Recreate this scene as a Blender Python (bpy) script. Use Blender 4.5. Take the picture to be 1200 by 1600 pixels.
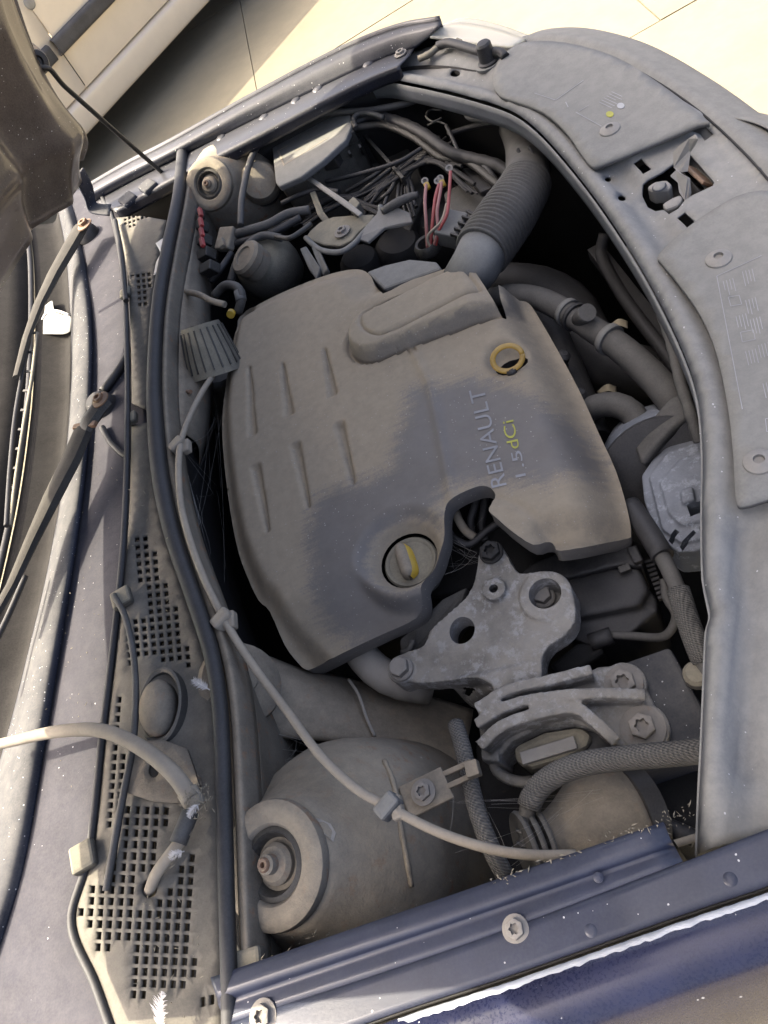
import bpy, bmesh, math, random
import numpy as np
from mathutils import Vector, Matrix
from mathutils.geometry import delaunay_2d_cdt

random.seed(7); rng = np.random.default_rng(7)
for o in list(bpy.data.objects): bpy.data.objects.remove(o, do_unlink=True)
S = bpy.context.scene
C = S.collection
R = math.radians

# ------------------------------------------------------------------ camera
CAM = Vector((0.347, -0.711, 0.572)); FPX = 1144.0
M3 = Matrix.Rotation(R(21.27), 3, 'Z') @ Matrix.Rotation(R(40.46), 3, 'X') @ Matrix.Rotation(R(-40.59), 3, 'Z')
cd = bpy.data.cameras.new('camera'); cam = bpy.data.objects.new('camera', cd); C.objects.link(cam)
cam.matrix_world = Matrix.Translation(CAM) @ M3.to_4x4()
cd.sensor_fit = 'VERTICAL'; cd.sensor_height = 36; cd.lens = 36 * FPX / 1600
cd.clip_start = 0.01; cd.clip_end = 500
S.camera = cam
S.render.resolution_x, S.render.resolution_y = 768, 1024

# ------------------------------------------------------------------ light
SUN_EL, SUN_AZ = R(50), math.atan2(0.2, -1.0)          # direction TO the sun
sd = Vector((math.cos(SUN_EL) * math.cos(SUN_AZ), math.cos(SUN_EL) * math.sin(SUN_AZ), math.sin(SUN_EL)))
w = bpy.data.worlds.new('World'); S.world = w; w.use_nodes = True
nt = w.node_tree; bg = nt.nodes['Background']; bg.inputs['Strength'].default_value = 0.15
sky = nt.nodes.new('ShaderNodeTexSky'); sky.sky_type = 'NISHITA'; sky.sun_disc = False
sky.sun_elevation = SUN_EL; sky.sun_rotation = math.atan2(sd.x, sd.y)
sky.air_density = 0.45; sky.dust_density = 8.0; sky.ozone_density = 0.0
nt.links.new(sky.outputs[0], bg.inputs[0])
sl = bpy.data.lights.new('sun', 'SUN'); sl.energy = 2.4; sl.angle = R(0.5); sl.color = (1, 0.9, 0.72)
so = bpy.data.objects.new('sun', sl); C.objects.link(so); so.rotation_euler = sd.to_track_quat('Z', 'Y').to_euler()
S.view_settings.view_transform = 'Standard'; S.view_settings.look = 'None'
S.view_settings.gamma = 1; S.view_settings.use_curve_mapping = False
S.view_settings.exposure = 2.25

# ------------------------------------------------------------------ helpers
def ray(u, v): return M3 @ Vector(((u - 600) / FPX, -(v - 800) / FPX, -1))
def P(u, v, z=0.0):                      # point of the place at height z seen at photo position u, v
    d = ray(u, v); return CAM + d * ((z - CAM.z) / d.z)
def PY(u, v, y): d = ray(u, v); return CAM + d * ((y - CAM.y) / d.y)
def PL(u, v, p0, n): d = ray(u, v); return CAM + d * ((p0 - CAM).dot(n) / d.dot(n))
def PS(u, v, zf):
    z = 0.0
    for _ in range(12):
        p = P(u, v, z); z = 0.5 * z + 0.5 * float(zf(np.array([p.x]), np.array([p.y]))[0])
    return P(u, v, z)
def V(p): return p if isinstance(p, Vector) else P(*p)
def mpp(p): return abs((M3.transposed() @ (p - CAM)).z) / FPX      # metres per photo pixel there
WL = {}
def link(o, parent, wl):
    C.objects.link(o)
    if parent is not None: o.parent = parent; o.location = wl - WL[parent.name]
    else: o.location = wl
    WL[o.name] = wl; return o
def thing(name, label, cat, at, group=None):
    o = bpy.data.objects.new(name, None); o.empty_display_size = 0.02
    link(o, None, V(at)); return tag(o, label, cat, group)
def tag(o, label, cat, group=None):
    o['label'] = label; o['category'] = cat
    if group: o['group'] = group
    return o
def mk(name, vs, fs, mat, parent=None, smooth=True, solid=0, bevel=0, sub=0, attr=None, auto=None):
    vs = [Vector(v) for v in vs]
    xs = [v.x for v in vs]; ys = [v.y for v in vs]; zs = [v.z for v in vs]
    o0 = Vector(((min(xs) + max(xs)) / 2, (min(ys) + max(ys)) / 2, min(zs)))
    me = bpy.data.meshes.new(name); me.from_pydata([v - o0 for v in vs], [], fs)
    me.polygons.foreach_set('use_smooth', [smooth] * len(me.polygons))
    if attr is not None:
        a = me.attributes.new('wipe', 'FLOAT', 'POINT'); a.data.foreach_set('value', list(attr))
    me.materials.append(mat); me.update()
    o = bpy.data.objects.new(name, me); link(o, parent, o0)
    if solid: m = o.modifiers.new('s', 'SOLIDIFY'); m.thickness = solid; m.offset = -1
    if bevel:
        m = o.modifiers.new('b', 'BEVEL'); m.width = bevel; m.segments = 2 if bevel < 0.01 else 5; m.limit_method = 'ANGLE'; m.angle_limit = R(35)
        m.harden_normals = False
    if sub: m = o.modifiers.new('u', 'SUBSURF'); m.levels = m.render_levels = sub
    if auto: fix_sharp(me, auto)
    return o
def fix_sharp(me, ang):
    bm = bmesh.new(); bm.from_mesh(me)
    for e in bm.edges:
        if len(e.link_faces) == 2 and e.calc_face_angle(0) > R(ang): e.smooth = False
    bm.to_mesh(me); bm.free()
def cr(pts, n):                           # Catmull-Rom through points
    pts = [Vector(p) for p in pts]; ext = [2 * pts[0] - pts[1]] + pts + [2 * pts[-1] - pts[-2]]; out = []
    for i in range(1, len(ext) - 2):
        a, b, c, d = ext[i - 1:i + 3]
        for k in range(n):
            t = k / n
            out.append(0.5 * ((2 * b) + (c - a) * t + (2 * a - 5 * b + 4 * c - d) * t * t + (3 * b - a - 3 * c + d) * t ** 3))
    out.append(pts[-1]); return out
def cr1(vals, n):
    return [v.x for v in cr([Vector((a, 0, 0)) for a in vals], n)]
def resample(pts, step):
    L = [0]
    for a, b in zip(pts, pts[1:]): L.append(L[-1] + (b - a).length)
    n = max(2, int(L[-1] / step)); out = []; j = 0
    for i in range(n + 1):
        s = L[-1] * i / n
        while j < len(pts) - 2 and L[j + 1] < s: j += 1
        t = (s - L[j]) / max(1e-9, L[j + 1] - L[j]); out.append(pts[j].lerp(pts[j + 1], t))
    return out, L[-1]
def tube(name, ctrl, r, mat, parent=None, seg=12, prof=None, step=None, cap=True, flat=None):
    pts = [V(p) for p in ctrl]
    rl = list(r) if isinstance(r, (list, tuple)) else [r] * len(pts)
    rl = [a * mpp(p) if a > 0.5 else a for a, p in zip(rl, pts)]
    if not isinstance(r, (list, tuple)): rl = [sum(rl) / len(rl)] * len(rl)
    dense = cr(pts, 10) if len(pts) > 2 else [pts[0].lerp(pts[1], k / 10) for k in range(11)]
    rd = cr1(rl, 10) if len(pts) > 2 else [rl[0] + (rl[1] - rl[0]) * k / 10 for k in range(11)]
    st = step or max(0.004, min(rl) * 0.8)
    q, L = resample(dense, st)
    vs = []; fs = []; up = Vector((0, 0, 1)); T0 = (q[1] - q[0]).normalized()
    N = T0.orthogonal().normalized()
    for i, p in enumerate(q):
        T = (q[min(i + 1, len(q) - 1)] - q[max(i - 1, 0)]).normalized()
        N = (N - T * N.dot(T)).normalized(); B = T.cross(N)
        k = i / (len(q) - 1) * (len(rd) - 1); k0 = min(int(k), len(rd) - 2); rr = rd[k0] + (rd[k0 + 1] - rd[k0]) * (k - k0)
        if prof: rr *= prof(L * i / (len(q) - 1), i / (len(q) - 1))
        for s in range(seg):
            a = 2 * math.pi * s / seg; vs.append(p + N * math.cos(a) * rr + B * math.sin(a) * rr)
    n = len(q)
    for i in range(n - 1):
        for s in range(seg):
            a = i * seg + s; b = i * seg + (s + 1) % seg; fs.append((a, b, b + seg, a + seg))
    if cap: fs.append(tuple(range(seg - 1, -1, -1))); fs.append(tuple(range((n - 1) * seg, n * seg)))
    o = mk(name, vs, fs, mat, parent)
    if cap:
        for p in (o.data.polygons[-1], o.data.polygons[-2]): p.use_smooth = False
    return o
def basis(ax, hint=Vector((1, 0, 0))):
    z = ax.normalized(); x = (hint - z * hint.dot(z)).normalized(); return x, z.cross(x), z
def lathe(name, c, ax, prof, mat, parent=None, seg=36, hint=Vector((1, 0, 0)), auto=35, sx=1, sy=1):
    c = V(c); x, y, z = basis(ax, hint); vs = []; fs = []
    for r, h in prof:
        for s in range(seg):
            a = 2 * math.pi * s / seg; vs.append(c + x * (r * sx * math.cos(a)) + y * (r * sy * math.sin(a)) + z * h)
    for i in range(len(prof) - 1):
        for s in range(seg):
            a = i * seg + s; b = i * seg + (s + 1) % seg; fs.append((a, b, b + seg, a + seg))
    fs.append(tuple(range(seg - 1, -1, -1))); n = len(prof); fs.append(tuple(range((n - 1) * seg, n * seg)))
    return mk(name, vs, fs, mat, parent, auto=auto)
def box(name, c, ax, dims, mat, parent=None, bevel=0.002, hint=Vector((1, 0, 0))):
    c = V(c); x, y, z = basis(ax, hint); a, b, d = [k / 2 for k in dims]
    vs = [c + x * (i * a) + y * (j * b) + z * (k * d) for k in (-1, 1) for j in (-1, 1) for i in (-1, 1)]
    fs = [(0, 2, 3, 1), (4, 5, 7, 6), (0, 1, 5, 4), (2, 6, 7, 3), (0, 4, 6, 2), (1, 3, 7, 5)]
    return mk(name, vs, fs, mat, parent, smooth=False, bevel=bevel)
def bar(name, a, b, wd, th, mat, parent=None, up=Vector((0, 0, 1)), bevel=0.001):
    a = V(a); b = V(b); d = b - a
    return box(name, (a + b) / 2, up - d.normalized() * up.dot(d.normalized()), (d.length, wd, th), mat, parent, bevel, hint=d)
def prism(name, out, depth, mat, parent=None, bevel=0.002, smooth=False, holes=(), dirn=Vector((0, 0, -1))):
    top = [V(p) for p in out]; n = len(top); d = dirn * depth
    # keep counter-clockwise seen from above
    ar = sum(a.x * b.y - b.x * a.y for a, b in zip(top, top[1:] + top[:1]))
    if ar < 0: top.reverse()
    vs = top + [p + d for p in top]
    fs = [tuple(range(n)), tuple(range(2 * n - 1, n - 1, -1))] + [(i, i + n, (i + 1) % n + n, (i + 1) % n) for i in range(n)]
    return mk(name, vs, fs, mat, parent, smooth=smooth, bevel=bevel)
def inpoly(x, y, poly):
    r = np.zeros(len(x), bool); n = len(poly)
    for i in range(n):
        x0, y0 = poly[i]; x1, y1 = poly[(i + 1) % n]
        if y0 == y1: continue
        c = ((y0 > y) != (y1 > y)) & (x < (x1 - x0) * (y - y0) / (y1 - y0) + x0); r ^= c
    return r
def pdist(x, y, pl, closed=False):
    pl = np.asarray(pl, float); d = np.full(len(x), 1e9); n = len(pl)
    for i in range(n if closed else n - 1):
        a = pl[i]; b = pl[(i + 1) % n]; ab = b - a; L = ab @ ab + 1e-12
        t = np.clip(((x - a[0]) * ab[0] + (y - a[1]) * ab[1]) / L, 0, 1)
        d = np.minimum(d, np.hypot(x - a[0] - t * ab[0], y - a[1] - t * ab[1]))
    return d
def sm(a, b, x): t = np.clip((x - a) / (b - a), 0, 1); return t * t * (3 - 2 * t)
def smooth_loop(uv, k=4, closed=True):
    p = [Vector((a, b, 0)) for a, b in uv]
    if closed:
        p = [p[-1]] + p + [p[0], p[1]]; q = cr(p, k); q = q[k:-k - 1] if False else q[k:len(q) - 1 - k]
    else: q = cr(p, k)
    return [(a.x, a.y) for a in q]
def sheet(name, out, zf, h, mat, parent=None, holes=(), solid=0.002, world=False, attrf=None, holes_world=(), skirt=0, feat=(), smooth=True, auto=None):
    g = lambda uv: [(p.x, p.y) for p in (PS(u, v, zf) for u, v in uv)]
    O = list(out) if world else g(out); HS = [g(q) for q in holes] + [list(q) for q in holes_world]
    def rs(loop, st):
        r = []
        for (x0, y0), (x1, y1) in zip(loop, loop[1:] + loop[:1]):
            n = max(1, int(math.hypot(x1 - x0, y1 - y0) / st)); r += [(x0 + (x1 - x0) * k / n, y0 + (y1 - y0) * k / n) for k in range(n)]
        return r
    loops = [rs(O, h)] + [rs(q, h) for q in HS]
    pts = []; edges = []
    for lp in loops:
        b = len(pts); pts += lp; edges += [(b + i, b + (i + 1) % len(lp)) for i in range(len(lp))]
    for f in feat:                       # feature polylines: mesh follows them
        b = len(pts); pts += f; edges += [(b + i, b + i + 1) for i in range(len(f) - 1)]
    xs = np.array([p[0] for p in O]); ys = np.array([p[1] for p in O])
    gx = []; row = 0; y = ys.min()
    while y < ys.max():
        xx = np.arange(xs.min() + (h / 2 if row % 2 else 0), xs.max(), h); gx.append(np.stack([xx, np.full(len(xx), y)], 1)); y += h * 0.866; row += 1
    G = np.concatenate(gx); keep = inpoly(G[:, 0], G[:, 1], loops[0]) & (pdist(G[:, 0], G[:, 1], loops[0], True) > 0.5 * h)
    for lp in loops[1:]:
        bx = np.array(lp); m = (G[:, 0] > bx[:, 0].min() - h) & (G[:, 0] < bx[:, 0].max() + h) & (G[:, 1] > bx[:, 1].min() - h) & (G[:, 1] < bx[:, 1].max() + h) & keep
        idx = np.where(m)[0]
        if len(idx): keep[idx] &= ~inpoly(G[idx, 0], G[idx, 1], lp) & (pdist(G[idx, 0], G[idx, 1], lp, True) > 0.4 * h)
    for f in feat:
        keep &= pdist(G[:, 0], G[:, 1], f) > 0.35 * h
    pts += [tuple(p) for p in G[keep]]
    r = delaunay_2d_cdt([Vector(p) for p in pts], edges, [], 0, 1e-6)
    vx = np.array([[a.x, a.y] for a in r[0]]); tri = np.array([t for t in r[2] if len(t) == 3])
    c = vx[tri].mean(1); ok = inpoly(c[:, 0], c[:, 1], loops[0])
    for lp in loops[1:]:
        bx = np.array(lp); m = np.where((c[:, 0] > bx[:, 0].min()) & (c[:, 0] < bx[:, 0].max()) & (c[:, 1] > bx[:, 1].min()) & (c[:, 1] < bx[:, 1].max()) & ok)[0]
        if len(m): ok[m] &= ~inpoly(c[m, 0], c[m, 1], lp)
    tri = tri[ok]; used = np.unique(tri); mp = np.full(len(vx), -1); mp[used] = np.arange(len(used)); vx = vx[used]; tri = mp[tri]
    z = zf(vx[:, 0], vx[:, 1])
    vs = [Vector((a, b, c_)) for (a, b), c_ in zip(vx, z)]; fs = []
    for t in tri:
        a, b, c_ = [vx[i] for i in t]
        fs.append(tuple(int(i) for i in t) if (b[0] - a[0]) * (c_[1] - a[1]) - (b[1] - a[1]) * (c_[0] - a[0]) > 0 else (int(t[0]), int(t[2]), int(t[1])))
    at = attrf(vx[:, 0], vx[:, 1]) if attrf else None
    o = mk(name, vs, fs, mat, parent, smooth=smooth, solid=solid, attr=at, auto=auto)
    return o
def flat(z): return lambda x, y: np.full(len(x), float(z))
def zplane(*pts):                         # plane through three (u, v, z)
    a, b, c = [V(p) for p in pts]; n = (b - a).cross(c - a)
    return lambda x, y: a.z - (n.x * (x - a.x) + n.y * (y - a.y)) / n.z
def loft(name, rows, mat, parent=None, nu=6, nv=6, solid=0.0015, auto=None, smooth=True, sharp_rows=False):
    R_ = [[V(p) for p in r] for r in rows]
    R_ = [cr(r, nu) if len(r) > 2 else [r[0].lerp(r[1], k / nu) for k in range(nu + 1)] for r in R_]
    m = len(R_[0]); cols = []
    for j in range(m):
        col = [r[j] for r in R_]
        if sharp_rows or len(col) < 3:
            q = []
            for a, b in zip(col, col[1:]): q += [a.lerp(b, k / nv) for k in range(nv)]
            q.append(col[-1])
        else: q = cr(col, nv)
        cols.append(q)
    n = len(cols[0]); vs = [cols[j][i] for i in range(n) for j in range(m)]
    fs = [(i * m + j, i * m + j + 1, (i + 1) * m + j + 1, (i + 1) * m + j) for i in range(n - 1) for j in range(m - 1)]
    return mk(name, vs, fs, mat, parent, solid=solid, auto=auto, smooth=smooth)
def circ(u, v, ru, rv=None, n=20, rot=0):
    rv = rv or ru; c, s = math.cos(R(rot)), math.sin(R(rot))
    return [(u + c * ru * math.cos(t) - s * rv * math.sin(t), v + s * ru * math.cos(t) + c * rv * math.sin(t)) for t in [2 * math.pi * k / n for k in range(n)]]

# ------------------------------------------------------------------ materials
_a = P(650, 672, -0.07); _b = P(800, 640, -0.07); SA = math.degrees(math.atan2(_b.y - _a.y, _b.x - _a.x))
MATS = {}
def mat(name, base, dust=(0.27, 0.25, 0.21), amt=0.5, rough=0.5, metal=0.0, bump=0.15, bscale=900, coat=0, speck=0, speckcol=(0.6, 0.6, 0.58),
        var=0.25, vscale=14, wipe=False, rust=0, braid=0, rib=0, blot=0, blotcol=(0.5, 0.52, 0.55), contrast=0.55, spec=0.4):
    m = bpy.data.materials.new(name); m.use_nodes = True; t = m.node_tree; b = t.nodes['Principled BSDF']; N = t.nodes.new; L = t.links.new
    tc = N('ShaderNodeTexCoord'); oi = N('ShaderNodeObjectInfo'); ad = N('ShaderNodeVectorMath'); ad.operation = 'ADD'
    L(tc.outputs['Object'], ad.inputs[0]); sc = N('ShaderNodeVectorMath'); sc.operation = 'SCALE'; sc.inputs[0].default_value = (3, 5, 7)
    L(oi.outputs['Random'], sc.inputs['Scale']); L(sc.outputs[0], ad.inputs[1]); co = ad.outputs[0]
    def noise(s, d=6, r=0.6):
        n = N('ShaderNodeTexNoise'); n.inputs['Scale'].default_value = s; n.inputs['Detail'].default_value = d; n.inputs['Roughness'].default_value = r
        L(co, n.inputs['Vector']); return n.outputs[0]
    def math_(op, a, b_, clamp=False):
        n = N('ShaderNodeMath'); n.operation = op; n.use_clamp = clamp
        for i, x in enumerate((a, b_)):
            if hasattr(x, 'links'): L(x, n.inputs[i])
            else: n.inputs[i].default_value = x
        return n.outputs[0]
    def mix(f, a, b_):
        n = N('ShaderNodeMix'); n.data_type = 'RGBA'
        if hasattr(f, 'links'): L(f, n.inputs[0])
        else: n.inputs[0].default_value = f
        for i, x in ((6, a), (7, b_)):
            if hasattr(x, 'links'): L(x, n.inputs[i])
            else: n.inputs[i].default_value = (*x, 1) if len(x) == 3 else x
        return n.outputs[2]
    def ramp(x, a, b_):
        n = N('ShaderNodeMapRange'); n.interpolation_type = 'SMOOTHSTEP'; L(x, n.inputs[0]); n.inputs[1].default_value = a; n.inputs[2].default_value = b_; return n.outputs[0]
    ge = N('ShaderNodeNewGeometry'); sx = N('ShaderNodeSeparateXYZ'); L(ge.outputs['Normal'], sx.inputs[0])
    up = ramp(sx.outputs[2], -0.15, 0.95)
    n1 = noise(vscale, 4, 0.65); n2 = noise(480, 2, 0.7); n3 = noise(vscale * 4.5, 4, 0.7)
    # dust: thicker on upward faces, patchy, grainy
    d = math_('MULTIPLY', up, 0.85); d = math_('ADD', d, 0.2)
    pa = math_('ADD', math_('MULTIPLY', n1, 0.6 * contrast), math_('MULTIPLY', n3, 0.45 * contrast))
    pa = math_('ADD', pa, 0.525 * (1 - contrast))
    d = math_('MULTIPLY', d, math_('MULTIPLY', pa, 1.9 * amt))
    d = math_('ADD', d, math_('MULTIPLY', math_('SUBTRACT', n2, 0.5), 0.48), True)
    if wipe:
        at = N('ShaderNodeAttribute'); at.attribute_name = 'wipe'
        mps = N('ShaderNodeMapping'); mps.inputs['Rotation'].default_value = (0, 0, R(-SA)); mps.inputs['Scale'].default_value = (14, 170, 40); L(co, mps.inputs[0])
        sn = N('ShaderNodeTexNoise'); sn.inputs['Scale'].default_value = 1.0; sn.inputs['Detail'].default_value = 5; sn.inputs['Roughness'].default_value = 0.65; L(mps.outputs[0], sn.inputs['Vector'])
        n3s = math_('ADD', math_('MULTIPLY', math_('SUBTRACT', sn.outputs[0], 0.5), 0.95), 0.0)
        wz = ramp(math_('ADD', math_('ADD', at.outputs['Fac'], n3s), math_('ADD', math_('MULTIPLY', math_('SUBTRACT', n3, 0.5), 1.1), math_('MULTIPLY', math_('SUBTRACT', n2, 0.5), 0.8))), 0.2, 1.0)
        d = math_('MULTIPLY', d, math_('SUBTRACT', 1.0, math_('MULTIPLY', wz, 0.68)), True)
    dc = mix(ramp(n3, 0.3, 0.7), [c * 0.93 for c in dust], [min(1, c * 1.06) for c in dust])
    bc = mix(ramp(n1, 0.3, 0.7), [c * (1 - var) for c in base], [min(1, c * (1 + var)) for c in base])
    if rust:
        rc = ramp(noise(55, 8, 0.7), 0.62 - 0.25 * rust, 0.72 - 0.2 * rust); bc = mix(rc, bc, (0.16, 0.075, 0.035))
    if blot:
        bl = ramp(noise(75, 10, 0.75), 0.66 - 0.22 * blot, 0.74 - 0.18 * blot); bc = mix(math_('MULTIPLY', bl, 0.85), bc, blotcol)
    col = mix(d, bc, dc)
    if speck:
        vo = N('ShaderNodeTexVoronoi'); vo.inputs['Scale'].default_value = 300; L(co, vo.inputs['Vector'])
        rnd = N('ShaderNodeSeparateColor'); L(vo.outputs['Color'], rnd.inputs[0])
        on = math_('GREATER_THAN', rnd.outputs[0], 1 - speck); sz = math_('MULTIPLY', rnd.outputs[1], 0.26)
        dd = math_('LESS_THAN', math_('ADD', vo.outputs['Distance'], math_('MULTIPLY', math_('SUBTRACT', n2, 0.5), 0.35)), sz)
        sp = math_('MULTIPLY', on, dd); col = mix(math_('MULTIPLY', sp, 0.8), col, speckcol)
    L(col, b.inputs['Base Color'])
    rg = N('ShaderNodeMapRange'); L(d, rg.inputs[0]); rg.inputs[3].default_value = rough; rg.inputs[4].default_value = 0.93; L(rg.outputs[0], b.inputs['Roughness'])
    if metal:
        mr = N('ShaderNodeMapRange'); L(d, mr.inputs[0]); mr.inputs[2].default_value = 0.7; mr.inputs[3].default_value = metal; mr.inputs[4].default_value = 0; L(mr.outputs[0], b.inputs['Metallic'])
    b.inputs['Coat Weight'].default_value = coat; b.inputs['Coat Roughness'].default_value = 0.12
    b.inputs['Specular IOR Level'].default_value = spec
    bp = N('ShaderNodeBump'); bp.inputs['Strength'].default_value = bump; bp.inputs['Distance'].default_value = 0.0015
    hsum = math_('ADD', math_('MULTIPLY', n2, 0.3), math_('MULTIPLY', noise(bscale * 0.3, 4, 0.8), 0.8)); L(hsum, bp.inputs['Height'])
    if braid:
        wv = []
        for rr in (45, -45):
            mpn = N('ShaderNodeMapping'); mpn.inputs['Rotation'].default_value = (R(rr), R(rr * 0.7), R(rr)); L(co, mpn.inputs[0])
            wn = N('ShaderNodeTexWave'); wn.inputs['Scale'].default_value = braid; L(mpn.outputs[0], wn.inputs['Vector']); wv.append(wn.outputs[1])
        h2 = math_('MULTIPLY', math_('ADD', wv[0], wv[1]), 0.9); L(math_('ADD', h2, hsum), bp.inputs['Height']); bp.inputs['Strength'].default_value = 0.6
        L(mix(math_('ADD', math_('MULTIPLY', h2, 0.42), 0.2, True), [0.45 * c for c in base], col), b.inputs['Base Color'])
    L(bp.outputs[0], b.inputs['Normal'])
    MATS[name] = m; return m
DUST = (0.262, 0.24, 0.178); DG = (0.18, 0.17, 0.14)
m_cover = mat('dusty_plastic_cover', (0.085, 0.089, 0.098), (0.295, 0.252, 0.182), 1.0, 0.45, wipe=True, bump=0.1, speck=0.22, speckcol=(0.36, 0.34, 0.3), var=0.12, contrast=0.4, vscale=16)
m_black = mat('black_plastic', (0.014, 0.014, 0.015), DG, 0.33, 0.36)
m_blackdusty = mat('dusty_black_plastic', (0.035, 0.035, 0.036), DUST, 0.85, 0.6)
m_dark = mat('grimy_metal_and_shade', (0.007, 0.007, 0.0075), (0.045, 0.043, 0.038), 0.3, 0.6, bump=0.3)  # near-black grimy metal; also carries the shade painted on the lower bulkhead
m_rubber = mat('dusty_rubber', (0.016, 0.016, 0.018), (0.11, 0.107, 0.097), 0.28, 0.42, bump=0.1)
m_hose = mat('grey_rubber_hose', (0.038, 0.039, 0.041), (0.18, 0.17, 0.145), 0.45, 0.5, bump=0.1)
m_braid = mat('braided_sleeve', (0.1, 0.1, 0.098), (0.24, 0.225, 0.19), 0.6, 0.85, braid=150)
m_cable = mat('beige_cable_sheath', (0.22, 0.2, 0.165), (0.38, 0.33, 0.25), 0.7, 0.6)
m_alu = mat('cast_aluminium', (0.2, 0.198, 0.195), (0.28, 0.258, 0.205), 0.55, 0.5, metal=0.5, bump=0.9, bscale=420, blot=0.75, blotcol=(0.42, 0.435, 0.45), var=0.5, contrast=1.0)
m_alub = mat('oxidised_aluminium', (0.16, 0.18, 0.21), (0.26, 0.27, 0.28), 0.45, 0.6, metal=0.3, bump=0.5, bscale=420, blot=0.6, blotcol=(0.38, 0.42, 0.47), contrast=0.8)
m_blue = mat('navy_car_paint', (0.008, 0.013, 0.038), (0.072, 0.078, 0.09), 0.32, 0.35, coat=0.3, bump=0.04, speck=0.05, contrast=0.5)
m_bluegloss = mat('navy_gloss_paint', (0.008, 0.011, 0.036), (0.06, 0.06, 0.08), 0.12, 0.2, coat=0.3, bump=0.03, speck=0.03, contrast=0.5)
m_bluedull = mat('dusty_navy_paint', (0.022, 0.027, 0.045), (0.13, 0.127, 0.115), 0.6, 0.7, spec=0.1, bump=0.08, speck=0.2, contrast=0.8)
m_cross = mat('dusty_grey_panel', (0.085, 0.095, 0.12), (0.25, 0.247, 0.225), 0.88, 0.42, bump=0.04, speck=0.06, contrast=0.35)
m_trim = mat('grey_plastic_trim', (0.07, 0.074, 0.08), (0.225, 0.222, 0.2), 0.88, 0.5, bump=0.04, contrast=0.25)
m_scuttle = mat('dusty_scuttle_paint', (0.02, 0.023, 0.04), (0.105, 0.1, 0.098), 0.5, 0.75, spec=0.12, bump=0.12, speck=0.04, var=0.2)
m_cowl = mat('dusty_cowl_plastic', (0.035, 0.036, 0.037), (0.19, 0.175, 0.14), 0.75, 0.6, bump=0.2)
m_seal = mat('navy_black_seal', (0.012, 0.0125, 0.014), (0.1, 0.1, 0.097), 0.35, 0.45)
m_tan = mat('dust_caked_metal', (0.085, 0.078, 0.065), (0.275, 0.236, 0.174), 0.8, 0.7, bump=0.7, bscale=300, rust=0.25, contrast=0.9)
m_strut = mat('dust_caked_strut_metal', (0.14, 0.13, 0.11), (0.31, 0.267, 0.195), 0.8, 0.65, bump=0.9, bscale=300, rust=0.32, blot=0.14, blotcol=(0.5, 0.48, 0.42), contrast=1.0)
m_bolt = mat('weathered_steel_bolt', (0.2, 0.19, 0.18), (0.26, 0.24, 0.2), 0.6, 0.5, metal=0.6, rust=0.2, bump=0.3)
m_rust = mat('rusty_steel', (0.16, 0.09, 0.05), (0.3, 0.24, 0.18), 0.5, 0.8, rust=0.9, bump=0.5)
m_yellow = mat('worn_yellow_plastic', (0.55, 0.36, 0.02), (0.3, 0.26, 0.17), 0.45, 0.45, bump=0.1)
m_yellowdust = mat('dusty_yellow_ring', (0.45, 0.27, 0.04), (0.28, 0.23, 0.14), 0.5, 0.5)
m_red = mat('red_wire', (0.35, 0.03, 0.03), (0.3, 0.2, 0.18), 0.45, 0.5)
m_pinkwire = mat('faded_red_wire', (0.33, 0.12, 0.11), (0.3, 0.22, 0.2), 0.5, 0.5)
m_white = mat('chipped_white_primer', (0.42, 0.45, 0.49), (0.4, 0.4, 0.4), 0.25, 0.8)
m_feather = mat('white_feather', (0.6, 0.58, 0.55), (0.5, 0.48, 0.44), 0.2, 0.9)
m_leaf = mat('dry_leaf', (0.4, 0.34, 0.22), (0.4, 0.36, 0.28), 0.3, 0.9)
m_steel = mat('dusty_steel', (0.25, 0.25, 0.24), (0.3, 0.28, 0.24), 0.55, 0.45, metal=0.6)
m_hood = mat('dusty_bonnet_paint', (0.05, 0.04, 0.036), (0.3, 0.255, 0.2), 0.75, 0.25, coat=0.5, bump=0.05, contrast=0.8, speck=0.12)
m_ncar = mat('champagne_car_paint', (0.72, 0.63, 0.48), (0.6, 0.54, 0.44), 0.06, 0.2, coat=0.8, bump=0.01, var=0.02, contrast=0.1)
m_ntrim = mat('dark_rubbing_strip', (0.045, 0.045, 0.045), (0.18, 0.17, 0.16), 0.4, 0.5)
m_ground = mat('pale_concrete', (0.185, 0.164, 0.113), (0.21, 0.186, 0.128), 0.6, 0.9, bump=0.4, bscale=300, var=0.12, vscale=3)
m_joint = mat('dark_joint_grit', (0.22, 0.19, 0.14), (0.3, 0.27, 0.2), 0.5, 0.95)
m_print = mat('pale_grey_print', (0.27, 0.275, 0.28), (0.24, 0.24, 0.24), 0.4, 0.6)
m_printy = mat('yellow_green_print', (0.42, 0.42, 0.04), (0.3, 0.28, 0.16), 0.3, 0.6)
m_printw = mat('faint_white_print', (0.36, 0.37, 0.37), (0.3, 0.3, 0.3), 0.4, 0.7)
m_web = mat('cobweb_silk', (0.42, 0.4, 0.36), (0.4, 0.38, 0.34), 0.3, 0.9)
m_debris = mat('dry_plant_debris', (0.2, 0.18, 0.13), (0.28, 0.25, 0.19), 0.4, 0.95, var=0.5)
m_pipe = mat('bright_dusty_pipe', (0.36, 0.34, 0.3), (0.33, 0.3, 0.25), 0.5, 0.4, metal=0.5)
m_arm = mat('faded_wiper_paint', (0.022, 0.022, 0.021), (0.1, 0.092, 0.075), 0.45, 0.6, spec=0.2)
m_gutter = mat('black_gutter', (0.008, 0.008, 0.009), (0.06, 0.056, 0.048), 0.35, 0.85, spec=0.1)
m_wire = mat('dull_black_wire', (0.012, 0.012, 0.013), (0.09, 0.085, 0.075), 0.4, 0.6)
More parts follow.
